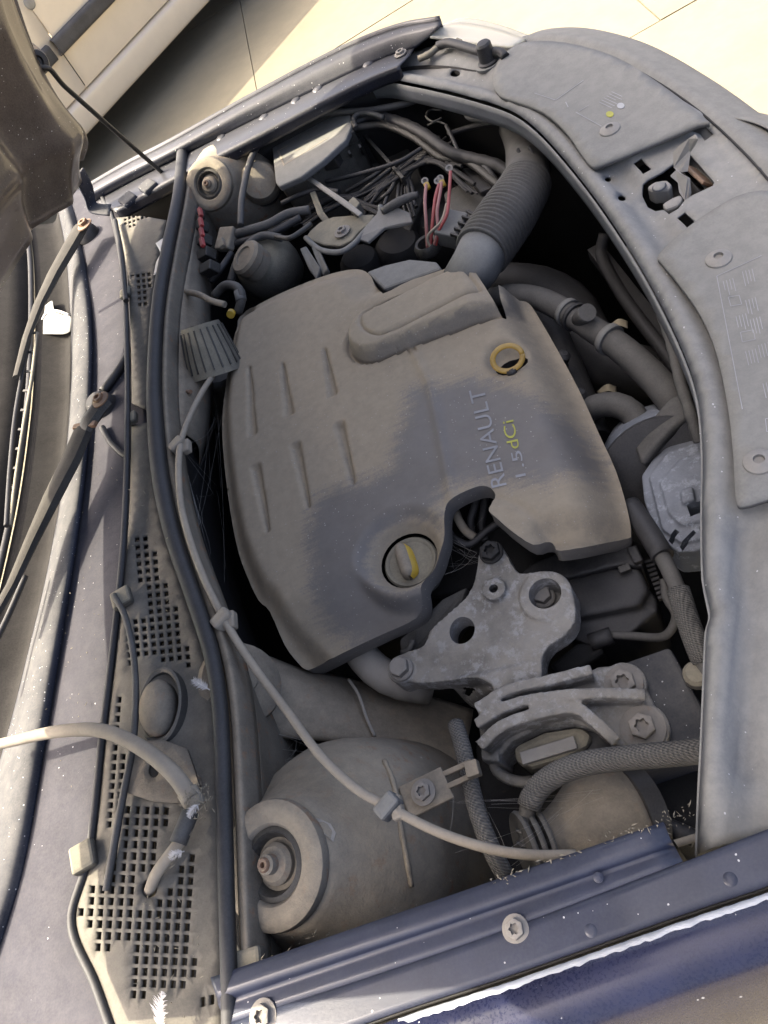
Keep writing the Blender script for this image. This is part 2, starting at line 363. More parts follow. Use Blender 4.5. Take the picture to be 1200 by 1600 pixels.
m_paper = mat('dirty_paper', (0.3, 0.3, 0.28), (0.25, 0.24, 0.2), 0.3, 0.9, spec=0.1)
m_bluefar = mat('dull_navy_edge', (0.009, 0.011, 0.021), (0.11, 0.108, 0.1), 0.32, 0.3, coat=0.3, bump=0.04, speck=0.1, contrast=0.6)
def glassmat(name, col, rough, tr, ior=1.45):
    m = bpy.data.materials.new(name); m.use_nodes = True; b = m.node_tree.nodes['Principled BSDF']
    b.inputs['Base Color'].default_value = (*col, 1); b.inputs['Roughness'].default_value = rough
    b.inputs['Transmission Weight'].default_value = tr; b.inputs['IOR'].default_value = ior
    n = m.node_tree.nodes.new('ShaderNodeTexNoise'); n.inputs['Scale'].default_value = 60
    r = m.node_tree.nodes.new('ShaderNodeMapRange'); r.inputs[3].default_value = rough; r.inputs[4].default_value = rough + 0.25
    m.node_tree.links.new(n.outputs[0], r.inputs[0]); m.node_tree.links.new(r.outputs[0], b.inputs['Roughness']); return m
m_glass = glassmat('green_tinted_glass', (0.55, 0.75, 0.65), 0.05, 0.6)
m_lens = glassmat('clouded_lamp_lens', (0.85, 0.83, 0.72), 0.35, 0.6)

UP = Vector((0, 0, 1))
def bolt(p, r, m, parent, ax=UP, name='bolt', h=None, washer=1.45, torx=True):
    """hex head with a flange washer and a socket"""
    p = V(p); r = r * mpp(p) if r > 0.5 else r; h = h or r * 0.8
    x, y, z = basis(ax, Vector((0.6, 0.8, 0.1))); vs = []; fs = []
    def ring(rad, hh, n, star=0):
        b = len(vs)
        for k in range(n):
            a = 2 * math.pi * k / n; rr = rad * (1 + star * math.cos(6 * a)); vs.append(p + x * rr * math.cos(a) + y * rr * math.sin(a) + z * hh)
        return b
    N = 24
    hexr = lambda a: 1 / math.cos(((a + math.pi / 6) % (math.pi / 3)) - math.pi / 6)
    rings = [(r * washer, 0, 0), (r * washer, h * 0.22, 0), (r * 1.12, h * 0.34, 0), (r * 0.95, h * 0.36, 1), (r * 0.95, h * 0.92, 1), (r * 0.82, h, 0)]
    if torx: rings += [(r * 0.5, h, 2), (r * 0.46, h * 0.5, 2)]
    for i, (rad, hh, kind) in enumerate(rings):
        for k in range(N):
            a = 2 * math.pi * k / N; f = hexr(a) * 0.93 if kind == 1 else (1 + 0.16 * math.cos(6 * a) if kind == 2 else 1)
            vs.append(p + x * rad * f * math.cos(a) + y * rad * f * math.sin(a) + z * hh)
    for i in range(len(rings) - 1):
        for k in range(N): fs.append((i * N + k, i * N + (k + 1) % N, (i + 1) * N + (k + 1) % N, (i + 1) * N + k))
    fs.append(tuple(range((len(rings) - 1) * N, len(rings) * N))); fs.append(tuple(range(N - 1, -1, -1)))
    return mk(name, vs, fs, m, parent, auto=30)
def struct(o): o['kind'] = 'structure'; return o
def stuff(o, label, cat): o['kind'] = 'stuff'; return tag(o, label, cat)

# =================================================================== ground
ZG = -0.8
gv = [(-150, -150, ZG - 0.012), (150, -150, ZG - 0.012), (150, 150, ZG - 0.012), (-150, 150, ZG - 0.012)]
ground = struct(mk('ground', gv, [(0, 1, 2, 3)], m_joint, smooth=False))
ys = [-3.2, -1.9, -0.6, 0.55, 1.745, 2.9, 4.2, 5.5, 6.8, 8.1]
for j in range(len(ys) - 1):
    for i in range(-4, 4):
        x0, x1 = i * 1.7 + 0.3 * j, (i + 1) * 1.7 + 0.3 * j
        a, b = 0.002, 0.002; zz = ZG + random.uniform(-.002, .002)
        vs = [(x0 + a, ys[j] + b, zz), (x1 - a, ys[j] + b, zz), (x1 - a, ys[j + 1] - b, zz), (x0 + a, ys[j + 1] - b, zz)]
        vs += [(p[0], p[1], ZG - 0.011) for p in vs]
        mk('paving_slab', vs, [(0, 1, 2, 3), (0, 4, 5, 1), (1, 5, 6, 2), (2, 6, 7, 3), (3, 7, 4, 0)], m_ground, ground, smooth=False)
# far ground beyond the slabs
struct(mk('pavement', [(-150, 8.11, ZG), (150, 8.11, ZG), (150, 150, ZG), (-150, 150, ZG)], [(0, 1, 2, 3)], m_ground, smooth=False))

# =================================================================== neighbouring car
n0 = P(100, 175, -0.52); nd = (P(262, 2, -0.52) - n0); nd.z = 0; nd.normalize(); nn = Vector((nd.y, -nd.x, 0))   # nn points at us
ncar = thing('parked_car', 'champagne coloured car parked beyond, only its lower doors and sill in view', 'car', Vector((n0.x, n0.y, ZG)))
def nprof(name, prof, s0, s1, m, n=14, parent=ncar, solid=0.002, seg=None):
    rows = []
    for k in range(n + 1):
        s = s0 + (s1 - s0) * k / n; rows.append([n0 + nd * s + nn * a + UP * (b - n0.z) for a, b in prof])
    w_ = len(prof); vs = [p for r in rows for p in r]
    fs = [(i * w_ + j, i * w_ + j + 1, (i + 1) * w_ + j + 1, (i + 1) * w_ + j) for i in range(n) for j in range(w_ - 1)]
    return mk(name, vs, fs, m, parent, solid=solid)
def smoothprof(p, k=5): return [(q.x, q.y) for q in cr([Vector((a, b, 0)) for a, b in p], k)]
nprof('sill', smoothprof([(-0.2, -0.66), (-0.06, -0.665), (0.0, -0.655), (0.02, -0.63), (0.03, -0.56), (0.025, -0.53), (-0.01, -0.522)]), -1.5, 1.7, m_ncar)
doorp = smoothprof([(-0.03, -0.515), (0.0, -0.516), (0.012, -0.50), (0.03, -0.40), (0.055, -0.25), (0.07, -0.1), (0.06, 0.05), (0.02, 0.12), (-0.02, 0.14)])
vgap = (PL(135, 135, n0 + nn * 0.02, nn) - n0).dot(nd)
nprof('door', doorp, -1.45, vgap - 0.003, m_ncar); nprof('door', doorp, vgap + 0.003, 1.0, m_ncar); nprof('front_wing', doorp, 1.006, 1.9, m_ncar)
rs = PL(120, 42, n0 + nn * 0.06, nn)
nprof('rubbing_strip', smoothprof([(0.045, rs.z - 0.035), (0.075, rs.z - 0.03), (0.08, rs.z), (0.078, rs.z + 0.03), (0.05, rs.z + 0.035)]), vgap - 0.02, 0.99, m_ntrim)
nprof('rubbing_strip', smoothprof([(0.045, rs.z - 0.035), (0.075, rs.z - 0.03), (0.08, rs.z), (0.078, rs.z + 0.03), (0.05, rs.z + 0.035)]), -1.4, vgap - 0.05, m_ntrim)
nprof('floor_pan', [(-0.06, -0.64), (-0.8, -0.63), (-1.55, -0.62)], -1.9, 1.9, m_dark)
nprof('boot', smoothprof([(0.0, 0.0), (-0.04, 0.12), (-0.3, 0.16), (-0.8, 0.17), (-1.3, 0.16), (-1.56, 0.1), (-1.6, -0.3), (-1.58, -0.6)]), -2.3, -1.4, m_ncar)
nprof('bonnet', smoothprof([(0.0, 0.0), (-0.04, 0.12), (-0.3, 0.16), (-0.8, 0.17), (-1.3, 0.16), (-1.56, 0.1), (-1.6, -0.3), (-1.58, -0.6)]), 1.0, 2.2, m_ncar)
nprof('rear_wing', doorp, -2.3, -1.456, m_ncar)
nprof('roof', smoothprof([(-0.02, 0.145), (-0.14, 0.38), (-0.24, 0.55), (-0.35, 0.62), (-0.8, 0.65), (-1.25, 0.62), (-1.36, 0.55), (-1.5, 0.3), (-1.58, 0.1), (-1.6, -0.3), (-1.58, -0.6)]), -1.4, 1.0, m_ncar)
for s in (-1.85, 1.45):
    lathe('wheel', n0 + nd * s - nn * 0.06 + UP * (ZG + 0.3 - n0.z), nn, [(0.05, -0.18), (0.28, -0.18), (0.3, -0.15), (0.3, -0.02), (0.27, 0.0), (0.2, -0.01), (0.19, -0.04), (0.05, -0.03)], m_rubber, ncar)
hp = PL(44, 4, n0 + nn * 0.06, nn)
lathe('round_badge', hp, nn, [(0.03, -0.01), (0.03, 0.008), (0.024, 0.014), (0.01, 0.016)], m_steel, ncar, seg=20)

# =================================================================== bonnet (raised)
bon = thing('open_bonnet', 'raised dark bonnet, dusty underside reflecting the ground, at the upper left edge', 'bonnet', P(130, 290, 0.06))
def hood_rear(y):                                            # rear edge of the raised bonnet
    a = min(1, abs(y) / 0.62); return Vector((-0.315 + 0.115 * a ** 1.8, y, 0.155 - 0.058 * a ** 2))
hdir = Vector((math.cos(R(66)), 0, math.sin(R(66)))); hnrm = Vector((math.sin(R(66)), 0, -math.cos(R(66))))   # towards bay
def hpt(y, s, off=0.0):
    # front edge of the bonnet bows forward in the middle
    L = 0.92 + 0.1 * (1 - (y / 0.62) ** 2); crown = -0.03 * (1 - (y / 0.62) ** 2) * math.sin(math.pi * min(1, s))
    wide = 1 + 0.25 * max(0, min(1, (s - 0.3) / 0.2)); p = hood_rear(y) + hdir * (s * L) + hnrm * (off + crown); p.y *= wide; return p  # unseen upper part flared wider so its shadow covers the near wing
ny, nsg = 30, 26
def hgrid(name, f, m, y0=-0.62, y1=0.62, s0=0.0, s1=1.0, solid=0.001):
    vs = [f(y0 + (y1 - y0) * j / ny, s0 + (s1 - s0) * i / nsg) for i in range(nsg + 1) for j in range(ny + 1)]
    w_ = ny + 1; fs = [(i * w_ + j, i * w_ + j + 1, (i + 1) * w_ + j + 1, (i + 1) * w_ + j) for i in range(nsg) for j in range(ny)]
    return mk(name, vs, fs, m, bon, solid=solid)
hgrid('outer_skin', lambda y, s: hpt(y, s, -0.03 + 0.03 * max(0, (abs(y) - 0.56) / 0.06) ** 2), m_bluegloss)
def inner(y, s):
    e = min((0.62 - abs(y)) / 0.1, s / 0.12, (1 - s) / 0.12); e = max(0, min(1, e))
    bead = math.exp(-((abs(y) - 0.54) / 0.022) ** 2) * 0.02 + math.exp(-((s - 0.1) / 0.03) ** 2) * 0.012 - 0.016 * math.exp(-((abs(y) - 0.47) / 0.02) ** 2)
    tip = 0.035 * math.exp(-((abs(y) - 0.585) / 0.04) ** 2 - ((s - 0.11) / 0.09) ** 2)
    return hpt(y * 0.985, 0.01 + s * 0.98, 0.002 + 0.018 * e + bead + tip)
ny, nsg = 110, 70
hgrid('inner_panel', inner, m_hood)
# hinge lug, rubber-grommet clip for the stay, edge flap
clipP = PY(62, 95, 0.63)
prism('stay_bracket', [PY(30, 57, 0.64), PY(52, 68, 0.635), PY(72, 85, 0.63), PY(73, 105, 0.63), PY(62, 117, 0.63), PY(48, 112, 0.64)], 0.004, m_hood, bon, 0.001, dirn=Vector((0.2, -0.9, 0.2)).normalized() * -1)
lathe('grommet', PY(58, 97, 0.622), Vector((0.5, -0.85, 0.2)), [(0.006, -0.004), (0.016, -0.004), (0.018, 0.0), (0.016, 0.006), (0.009, 0.007), (0.007, 0.002)], m_rubber, bon, seg=24)
loft('edge_flap', [[PY(102, 178, 0.625), PY(125, 195, 0.63), PY(137, 222, 0.63), PY(130, 250, 0.625)], [PY(98, 200, 0.61), PY(112, 215, 0.61), PY(120, 232, 0.61), PY(115, 255, 0.61)], [PY(88, 230, 0.6), PY(96, 240, 0.6), PY(102, 252, 0.6), PY(100, 268, 0.6)]], m_hood, bon)
loft('hinge_arm', [[(128, 262, 0.1), (142, 290, 0.06), (150, 318, 0.03), (175, 322, 0.015)], [(115, 280, 0.11), (130, 308, 0.06), (140, 332, 0.03), (172, 338, 0.015)]], m_bluedull, bon, solid=0.004)
tube('washer_hose', [PY(0, 280, 0.45), PY(20, 310, 0.45), PY(27, 350, 0.44), PY(18, 400, 0.42), PY(0, 440, 0.41)], 4.5, m_hose, bon)
rod = thing('bonnet_stay', 'thin dark steel rod propping the bonnet, leaning across the sunlit ground', 'prop rod', P(262, 277, 0.0))
tube('stay_rod', [PY(55, 98, 0.618), PY(66, 106, 0.612), PY(78, 108, 0.615), PY(98, 132, 0.625), PY(120, 152, 0.635), PY(190, 214, 0.66), P(258, 274, 0.008)], 4.0, m_black, rod, seg=10, step=0.006)
lathe('pivot', (262, 277, 0.0), UP, [(0.012, -0.004), (0.012, 0.004), (0.007, 0.01), (0.003, 0.011)], m_rubber, rod, seg=16)

# =================================================================== far wing (left front fender)
fw = thing('far_wing', 'dark blue front wing along the far side with chipped sunlit edge', 'wing', P(400, 150, -0.3))
us = lambda l, z: [(u, v, z) for u, v in l]
rim = [(128, 300), (200, 258), (270, 222), (400, 150), (530, 82), (620, 46), (690, 33)]
rimi = [(134, 308), (206, 268), (275, 234), (402, 163), (532, 96), (620, 60), (686, 45)]
gut = [(150, 315), (215, 280), (283, 246), (402, 186), (515, 131), (600, 92), (648, 76)]
fl1 = [(160, 320), (222, 286), (290, 252), (404, 194), (512, 142), (585, 108), (640, 88)]
fl2 = [(180, 330), (235, 300), (298, 266), (405, 212), (500, 162), (572, 126), (625, 104)]
low = [Vector((P(u, v, 0.035).x, P(u, v, 0.035).y + 0.06, -0.12)) for u, v in rim]
low2 = [Vector((P(u, v, 0.035).x, P(u, v, 0.035).y + 0.10, -0.4)) for u, v in rim]
loft('outer_skin', [low2, low, [Vector((P(u, v, 0.035).x, P(u, v, 0.035).y + 0.012, 0.028)) for u, v in rim], us(rim, 0.035)], m_bluefar, fw, nu=8, nv=4)
loft('rolled_edge', [us(rim, 0.0352), us(rimi, 0.03), us(gut, 0.012)], m_bluefar, fw, nu=8, nv=4)
loft('gutter', [us(gut, 0.0125), us(fl1, 0.016), us(fl2, 0.018), [P(u, v, 0.018) + Vector((0, 0.001, -0.02)) for u, v in fl2]], m_bluefar, fw, nu=8, nv=4, sharp_rows=True)
for (u, v) in ((412, 184), (462, 158), (496, 140), (575, 100), (345, 216)):
    lathe('dimple', P(u, v, 0.014), UP, [(0.012, -0.002), (0.009, 0.002), (0.005, 0.0038), (0.001, 0.004)], m_bluefar, fw, seg=14, auto=None)
bolt((626, 84, 0.018), 7, m_bolt, fw)
# inner wing wall, deep and dark
fl3 = [P(u, v, 0.0) for u, v in fl2] + [P(690, 100, 0.0), P(760, 110, 0.0), P(860, 120, 0.0), P(1000, 170, 0.0)]
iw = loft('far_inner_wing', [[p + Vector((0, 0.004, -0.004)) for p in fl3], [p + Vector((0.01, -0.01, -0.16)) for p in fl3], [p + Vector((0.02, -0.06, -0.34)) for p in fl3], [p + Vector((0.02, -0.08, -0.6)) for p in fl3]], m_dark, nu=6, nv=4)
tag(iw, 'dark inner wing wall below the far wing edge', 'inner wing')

# =================================================================== near wing (right front fender)
nw = thing('near_wing', 'navy blue front wing along the bottom edge with long white scraped paint line', 'wing', P(700, 1500, -0.3))
e_in = [(330, 1530, 0.018), (380, 1513, 0.02), (560, 1451, 0.02), (760, 1383, 0.02), (1038, 1287, 0.02)]
e_f1 = [(340, 1556, 0.022), (385, 1540, 0.024), (565, 1480, 0.024), (765, 1412, 0.024), (1048, 1312, 0.022)]
e_f2 = [(342, 1568, 0.016), (388, 1552, 0.018), (568, 1490, 0.018), (768, 1422, 0.018), (1054, 1322, 0.017)]
e_st = [(355, 1640, 0.02), (410, 1622, 0.02), (600, 1560, 0.02), (800, 1490, 0.02), (1070, 1380, 0.02)]
loft('inner_flange', [[V(p) + Vector((0, 0.002, -0.03)) for p in e_in], e_in, e_f1, e_f2, [(355, 1600, 0.021), (410, 1582, 0.022), (600, 1520, 0.022), (795, 1452, 0.022), (1068, 1348, 0.022)]], m_blue, nw, nu=8, nv=3, sharp_rows=True)
s0 = [(355, 1600, 0.0212), (410, 1582, 0.0222), (600, 1520, 0.0222), (795, 1452, 0.0222), (1068, 1348, 0.0222), (1160, 1312, 0.022), (1330, 1245, 0.022)]
s1 = [(380, 1670, 0.024), (440, 1650, 0.024), (610, 1586, 0.024), (810, 1520, 0.024), (1060, 1432, 0.024), (1200, 1385, 0.024), (1360, 1325, 0.024)]
nfs = loft('flange_step', [s0, s1], m_blue, nw, nu=8, nv=5)
s2 = [(u + 3, v + 5, 0.008) for u, v, z in s1]
s3 = [(u + 8, v + 16, 0.028) for u, v, z in s1]
loft('panel_gap', [[(u, v, z - .0002) for u, v, z in s1], s2], m_dark, nw, nu=8, nv=2)
sk = []
for k, (dv, z) in enumerate(((9, 0.027), (44, 0.034), (100, 0.03), (150, 0.01), (205, -0.05), (250, -0.16), (280, -0.32))):
    sk.append([(u + 8 + k * 2, v + dv, z) if k < 4 else P(u + 14, v + 150, 0.01) + Vector((0, -0.004 - 0.02 * (k - 3), z - 0.01)) for u, v, _ in s1])
nsk = loft('outer_skin', sk, m_bluegloss, nw, nu=8, nv=5)
# scraped white line on the edge of the outer skin
top = []; bot = []
A = Vector((626, 1588, 0)); B_ = Vector((1230, 1386, 0)); n_ = 90
edge = cr([Vector((u + 8, v + 9, 0)) for u, v, z in s1], 20)
def on_edge(u):
    for a, b in zip(edge, edge[1:]):
        if a.x <= u <= b.x: return a.y + (b.y - a.y) * (u - a.x) / (b.x - a.x)
    return edge[-1].y
for k in range(n_ + 1):
    u = 622 + (1330 - 622) * k / n_; v = on_edge(u); j = random.uniform(-.9, .9); wd = 14 + random.uniform(-2, 2) if 1 < k < n_ - 1 else 4
    top.append((u, v - 1.5 + j * 0.6, 0.0288)); bot.append((u + 2, v + wd * 0.8 + j, 0.0302))
bolt((806, 1452, 0.023), 15, m_bolt, nw); bolt((412, 1588, 0.023), 17, m_bolt, nw); bolt((935, 1371, 0.023), 6, m_blue, nw, washer=1.3, torx=False)
for (u, v) in ((925, 1456), (1142, 1376)):
    lathe('dimple', P(u, v, 0.0225), UP, [(0.008, -0.002), (0.006, 0.0015), (0.003, 0.003), (0.001, 0.0032)], m_blue, nw, seg=14, auto=None)
# =================================================================== front crossmember
zc0 = flat(0.0)
inner_uv = [(566, 124), (600, 122), (640, 129), (700, 142), (780, 165), (825, 190), (870, 235), (930, 310), (985, 392), (1020, 452), (1055, 522), (1082, 590), (1094, 650), (1098, 720), (1097, 800), (1099, 900), (1110, 957), (1104, 985), (1101, 1050), (1097, 1150), (1092, 1250), (1089, 1336)]
inner_s = smooth_loop(inner_uv, 4, closed=False)
inner_w = [(P(u, v, 0).x, P(u, v, 0).y) for u, v in inner_s]
rib_w = [(P(u, v, 0).x, P(u, v, 0).y) for u, v in ((1165, 830), (1160, 900), (1162, 1000), (1158, 1100), (1162, 1200))]
def cross_z(x, y):
    d = pdist(x, y, inner_w)
    z = 0.004 * np.exp(-((d - 0.010) / 0.006) ** 2) - 0.010 * sm(0.018, 0.030, d) * (1 - sm(0.046, 0.06, d))
    z = z - 0.006 * (1 - sm(0.0, 0.006, d))
    d2 = pdist(x, y, rib_w); z = z - 0.012 * np.exp(-(d2 / 0.009) ** 2)
    z = z - 0.016 * sm(0.64, 0.8, x)
    # sunken tray round the latch
    lx, ly = LAT; q = np.maximum(np.abs(x - lx) / 0.062, np.abs(y - ly) / 0.085)
    return z - 0.008 * (1 - sm(0.85, 1.1, q))
_l = P(1075, 275, 0); LAT = (_l.x, _l.y)
outer_uv = [(1200, 1300), (1330, 1240), (1420, 1000), (1420, 700), (1350, 480), (1250, 330), (1180, 255), (1110, 190), (1040, 140), (960, 98), (880, 75), (800, 72), (740, 66), (690, 66), (655, 78), (625, 92), (590, 108)]
latch_open = [(1003, 288), (1012, 280), (1035, 268), (1054, 254), (1068, 245), (1078, 240), (1116, 284), (1114, 290), (1080, 306), (1069, 314), (1060, 326), (1045, 335), (1036, 328), (1024, 330), (1012, 324), (1003, 305)]
slots = [[(989, 255), (1002, 247), (1018, 264), (1005, 272)], [(1057, 340), (1070, 331), (1089, 348), (1076, 358)], [(1076, 203), (1086, 196), (1102, 197), (1115, 210), (1101, 220), (1094, 210)]]
cm = thing('front_crossmember', 'dusty grey front panel curving round the engine bay on the right', 'front panel', P(1150, 900, -0.05))
cmo = sheet('panel', inner_s + outer_uv, cross_z, 0.0085, m_cross, cm, holes=[latch_open] + slots + [circ(950, 280, 5, 4, 12), circ(972, 309, 6.5, 5, 12), circ(711, 115, 8, 5, 14), circ(606, 98, 4, 3, 10)], solid=0.003)
# downturned inner flange
loft('inner_flange', [[Vector((x, y, -0.0065)) for x, y in inner_w[::2]], [Vector((x, y + 0.0, -0.035)) for x, y in inner_w[::2]]], m_cross, cm, nu=2, nv=3, solid=0.002)
for (u, v, rr) in ((785, 133, 6), (1030, 292, 5)):
    lathe('weld_dimple', PS(u, v, cross_z), UP, [(0.008, 0.0), (0.006, 0.002), (0.002, 0.003)], m_cross, cm, seg=16, auto=None)
# notch tab where panel meets the wing
prism('corner_bracket', [(1092, 1252, -0.034), (1200, 1210, -0.034), (1200, 1290, -0.034), (1092, 1332, -0.034)], 0.004, m_blue, cm, 0.001)
# plastic trim panels
far_trim = smooth_loop([(790, 82), (818, 66), (880, 66), (960, 88), (1030, 130), (1104, 187), (1090, 194), (1000, 232), (938, 257), (924, 258), (911, 244), (884, 205), (848, 174), (806, 158), (780, 148), (770, 128), (776, 100)], 3)
near_trim = smooth_loop([(1029, 398), (1062, 365), (1110, 330), (1170, 300), (1230, 310), (1300, 400), (1340, 560), (1330, 740), (1240, 768), (1200, 779), (1162, 790), (1150, 780), (1146, 715), (1138, 640), (1121, 556), (1096, 494), (1062, 444), (1034, 410)], 3)
def trim_z(x, y): return 0.0085 - 0.022 * sm(0.66, 0.82, x)
trims = []
for nm, lp, lab, scr in (('trim_panel', far_trim, 'grey plastic trim panel on front crossmember beyond the latch, with faded round stickers', [(953, 203)]), ('trim_panel', near_trim, 'grey plastic trim panel on front crossmember at right edge, with faded print', [(1123, 405), (1186, 722)])):
    t = thing(nm, lab, 'trim panel', PS(lp[0][0], lp[0][1], trim_z), 'plastic trim panels on the front crossmember')
    sheet('panel', lp, trim_z, 0.012, m_trim, t, solid=0.006); trims.append(t)
    for (u, v) in scr:
        p = PS(u, v, trim_z); lathe('screw', p, UP, [(0.0125, 0.0), (0.012, 0.0018), (0.008, 0.0042), (0.0045, 0.005), (0.004, 0.002), (0.001, 0.0018)], m_steel, t, seg=18)
# faded print (illegible lines and frames)
def strip(name, a, b, wpx, zf, m, parent, lift=0.0007):
    a = PS(*a, zf) + UP * lift; b = PS(*b, zf) + UP * lift; d = (b - a).normalized(); s = Vector((-d.y, d.x, 0)) * (wpx * mpp(a) / 2)
    return [a - s, b - s, b + s, a + s]
def printed(name, segs, zf, m, parent, wpx=1.6):
    vs = []; fs = []
    for a, b in segs:
        k = len(vs); vs += strip('', a, b, wpx, zf, m, parent); fs.append((k, k + 1, k + 2, k + 3))
    return mk(name, vs, fs, m, parent, smooth=False)
segs = []
def lines(c, dx, ln, n, gap, px):
    for k in range(n):
        s = random.uniform(0.55, 1); a = (c[0] + gap[0] * k, c[1] + gap[1] * k); segs.append((a, (a[0] + ln[0] * s, a[1] + ln[1] * s)))
segs += [((835, 146), (868, 157)), ((868, 157), (912, 126)), ((900, 176), (940, 198)), ((884, 160), (888, 168)), ((905, 174), (920, 165))]
lines((936, 160), 0, (26, 12), 6, (4, -3.2), 1)
printed('faded_print', segs, trim_z, m_printw, trims[0], 1.1)
for (u, v, mm) in ((953, 179, m_printy), (970, 166, m_printw)):
    prism('sticker', [tuple(PS(a, b, trim_z) + UP * 0.0008) for a, b in circ(u, v, 6, 4.5, 14)] if False else [PS(a, b, trim_z) + UP * 0.0009 for a, b in circ(u, v, 6, 4.5, 14)], 0.0006, mm, trims[0], 0)
segs = []
fr = lambda c, a, b: [(c, (c[0] + a[0], c[1] + a[1])), ((c[0] + a[0], c[1] + a[1]), (c[0] + a[0] + b[0], c[1] + a[1] + b[1])), ((c[0] + a[0] + b[0], c[1] + a[1] + b[1]), (c[0] + b[0], c[1] + b[1])), ((c[0] + b[0], c[1] + b[1]), c)]
segs += fr((1138, 465), (17, -3), (4, 14)) + fr((1157, 520), (20, -4), (3, 15)) + fr((1196, 655), (14, -2), (2, 20)) + [((1120, 432), (1160, 640)), ((1120, 432), (1190, 400))]
for (u, v) in ((1130, 440), (1160, 425), (1165, 470), (1150, 495), (1172, 500), (1165, 550), (1185, 540), (1192, 600)):
    lines((u, v), 0, (6, 26), 4, (5, -1.5), 1)
printed('faded_print', segs, trim_z, m_printw, trims[1], 1.1)
# =================================================================== bonnet latch
lt = thing('bonnet_latch', 'steel bonnet latch with upright lever in the front panel opening', 'latch', P(1060, 290, -0.05))
prism('back_plate', [(995, 262, -0.045), (1060, 225, -0.045), (1125, 285, -0.045), (1050, 345, -0.045)], 0.004, m_dark, lt)
prism('striker_hook', [(1010, 292, -0.012), (1022, 283, -0.012), (1042, 280, -0.012), (1050, 287, -0.012), (1046, 295, -0.012), (1020, 298, -0.012)], 0.02, m_steel, lt, 0.003)
prism('striker_hook', [(1034, 318, -0.012), (1050, 308, -0.012), (1064, 303, -0.012), (1067, 310, -0.012), (1060, 320, -0.012), (1040, 327, -0.012)], 0.02, m_steel, lt, 0.003)
lv = [(1051, 238, 0.012), (1052, 262, 0.0), (1058, 268, -0.002), (1072, 266, -0.004), (1076, 236, 0.012), (1088, 216, 0.028), (1086, 209, 0.03), (1076, 216, 0.026), (1062, 226, 0.02)]
prism('release_lever', lv, 0.003, m_steel, lt, 0.0006, dirn=Vector((0.5, -0.6, -0.6)).normalized())
prism('catch', [(1046, 275, 0.0), (1056, 265, 0.004), (1066, 272, 0.002), (1074, 276, 0.0), (1076, 300, -0.015), (1070, 315, -0.02), (1060, 300, -0.012), (1058, 285, -0.006)], 0.004, m_steel, lt, 0.0008, dirn=Vector((0.6, -0.4, -0.6)).normalized())
bar('side_plate', (1078, 262, -0.02), (1108, 290, -0.02), 0.02, 0.004, m_rust, lt, up=Vector((0.7, 0.3, 0.6)))
lathe('pivot_rivet', (1032, 305, -0.03), UP, [(0.009, 0), (0.009, 0.006), (0.005, 0.01)], m_dark, lt, seg=16)
# =================================================================== headlamp and bumper
hl = thing('headlamp', 'clouded headlamp glowing in sunlight at the far front corner', 'headlamp', P(740, 60, -0.1))
loft('lens', [[(684, 44, 0.02), (720, 36, 0.01), (770, 44, 0.0), (822, 62, -0.005)], [(690, 38, 0.0), (730, 28, -0.015), (780, 38, -0.025), (830, 56, -0.03)], [P(700, 40, -0.1), P(740, 32, -0.12), P(790, 46, -0.12), P(835, 62, -0.12)]], m_lens, hl, nu=8, nv=6, solid=0.003)
loft('lens_top', [[(684, 44.5, 0.0195), (720, 38, 0.0095), (770, 46, -0.0005), (822, 64, -0.0055)], [(672, 60, 0.022), (700, 64, 0.012), (745, 70, 0.008), (800, 76, 0.004)]], m_lens, hl, nu=8, nv=4, solid=0.003)
tube('housing_rail', [(684, 72, 0.012), (700, 67, 0.014), (722, 72, 0.014), (750, 80, 0.014), (780, 82, 0.012), (790, 90, 0.008)], 7, m_rubber, hl)
tube('mounting_arm', [(688, 70, 0.012), (672, 84, 0.01), (655, 92, 0.008)], 5, m_blackdusty, hl)
prism('clip_tab', [(706, 66, 0.018), (714, 58, 0.018), (722, 61, 0.018), (720, 70, 0.018)], 0.004, m_blackdusty, hl, 0.001)
bolt((668, 86, 0.006), 5, m_bolt, hl)
bs = thing('rubber_buffer', 'small grey rubber bonnet buffer standing on the far front panel', 'buffer', P(764, 100, 0.0))
lathe('stop', P(764, 98, 0.0), UP, [(0.016, 0), (0.016, 0.004), (0.013, 0.006), (0.0115, 0.028), (0.009, 0.031), (0.002, 0.032)], m_rubber, bs, seg=20)
lathe('base_washer', P(764, 100, -0.003), UP, [(0.021, 0.0), (0.021, 0.0035), (0.017, 0.005)], m_trim, bs, seg=20)
bm_ = thing('front_bumper', 'grey painted front bumper edge beyond the far trim panel', 'bumper', P(1000, 90, -0.3))
fb0 = [(796, 78), (815, 62), (880, 60), (960, 82), (1040, 128), (1115, 184), (1190, 250), (1270, 340), (1350, 470), (1418, 700), (1420, 1000), (1335, 1238)]
fbw = [P(u, v, -0.006) for u, v in fb0]
def fbo(dx, dy, z): return [Vector((p.x + dx, p.y + dy * max(0, (p.y + 0.1)), z)) for p in fbw]
loft('bumper_skin', [fbo(-0.05, -0.03, -0.03), fbo(-0.03, -0.02, -0.024), fbw, fbo(0.02, 0.02, -0.012), fbo(0.05, 0.05, -0.03), fbo(0.075, 0.08, -0.08), fbo(0.085, 0.1, -0.2), fbo(0.07, 0.1, -0.5)], m_trim, bm_, nu=8, nv=4)
tube('panel_seam', [P(u, v, -0.003) for u, v in ((830, 70), (880, 70), (950, 88), (1020, 124), (1090, 172), (1160, 236), (1230, 315))], 1.6, m_dark, bm_, seg=6)
lipp = [(1090, 186), (1120, 182), (1160, 186), (1200, 200), (1260, 240)]
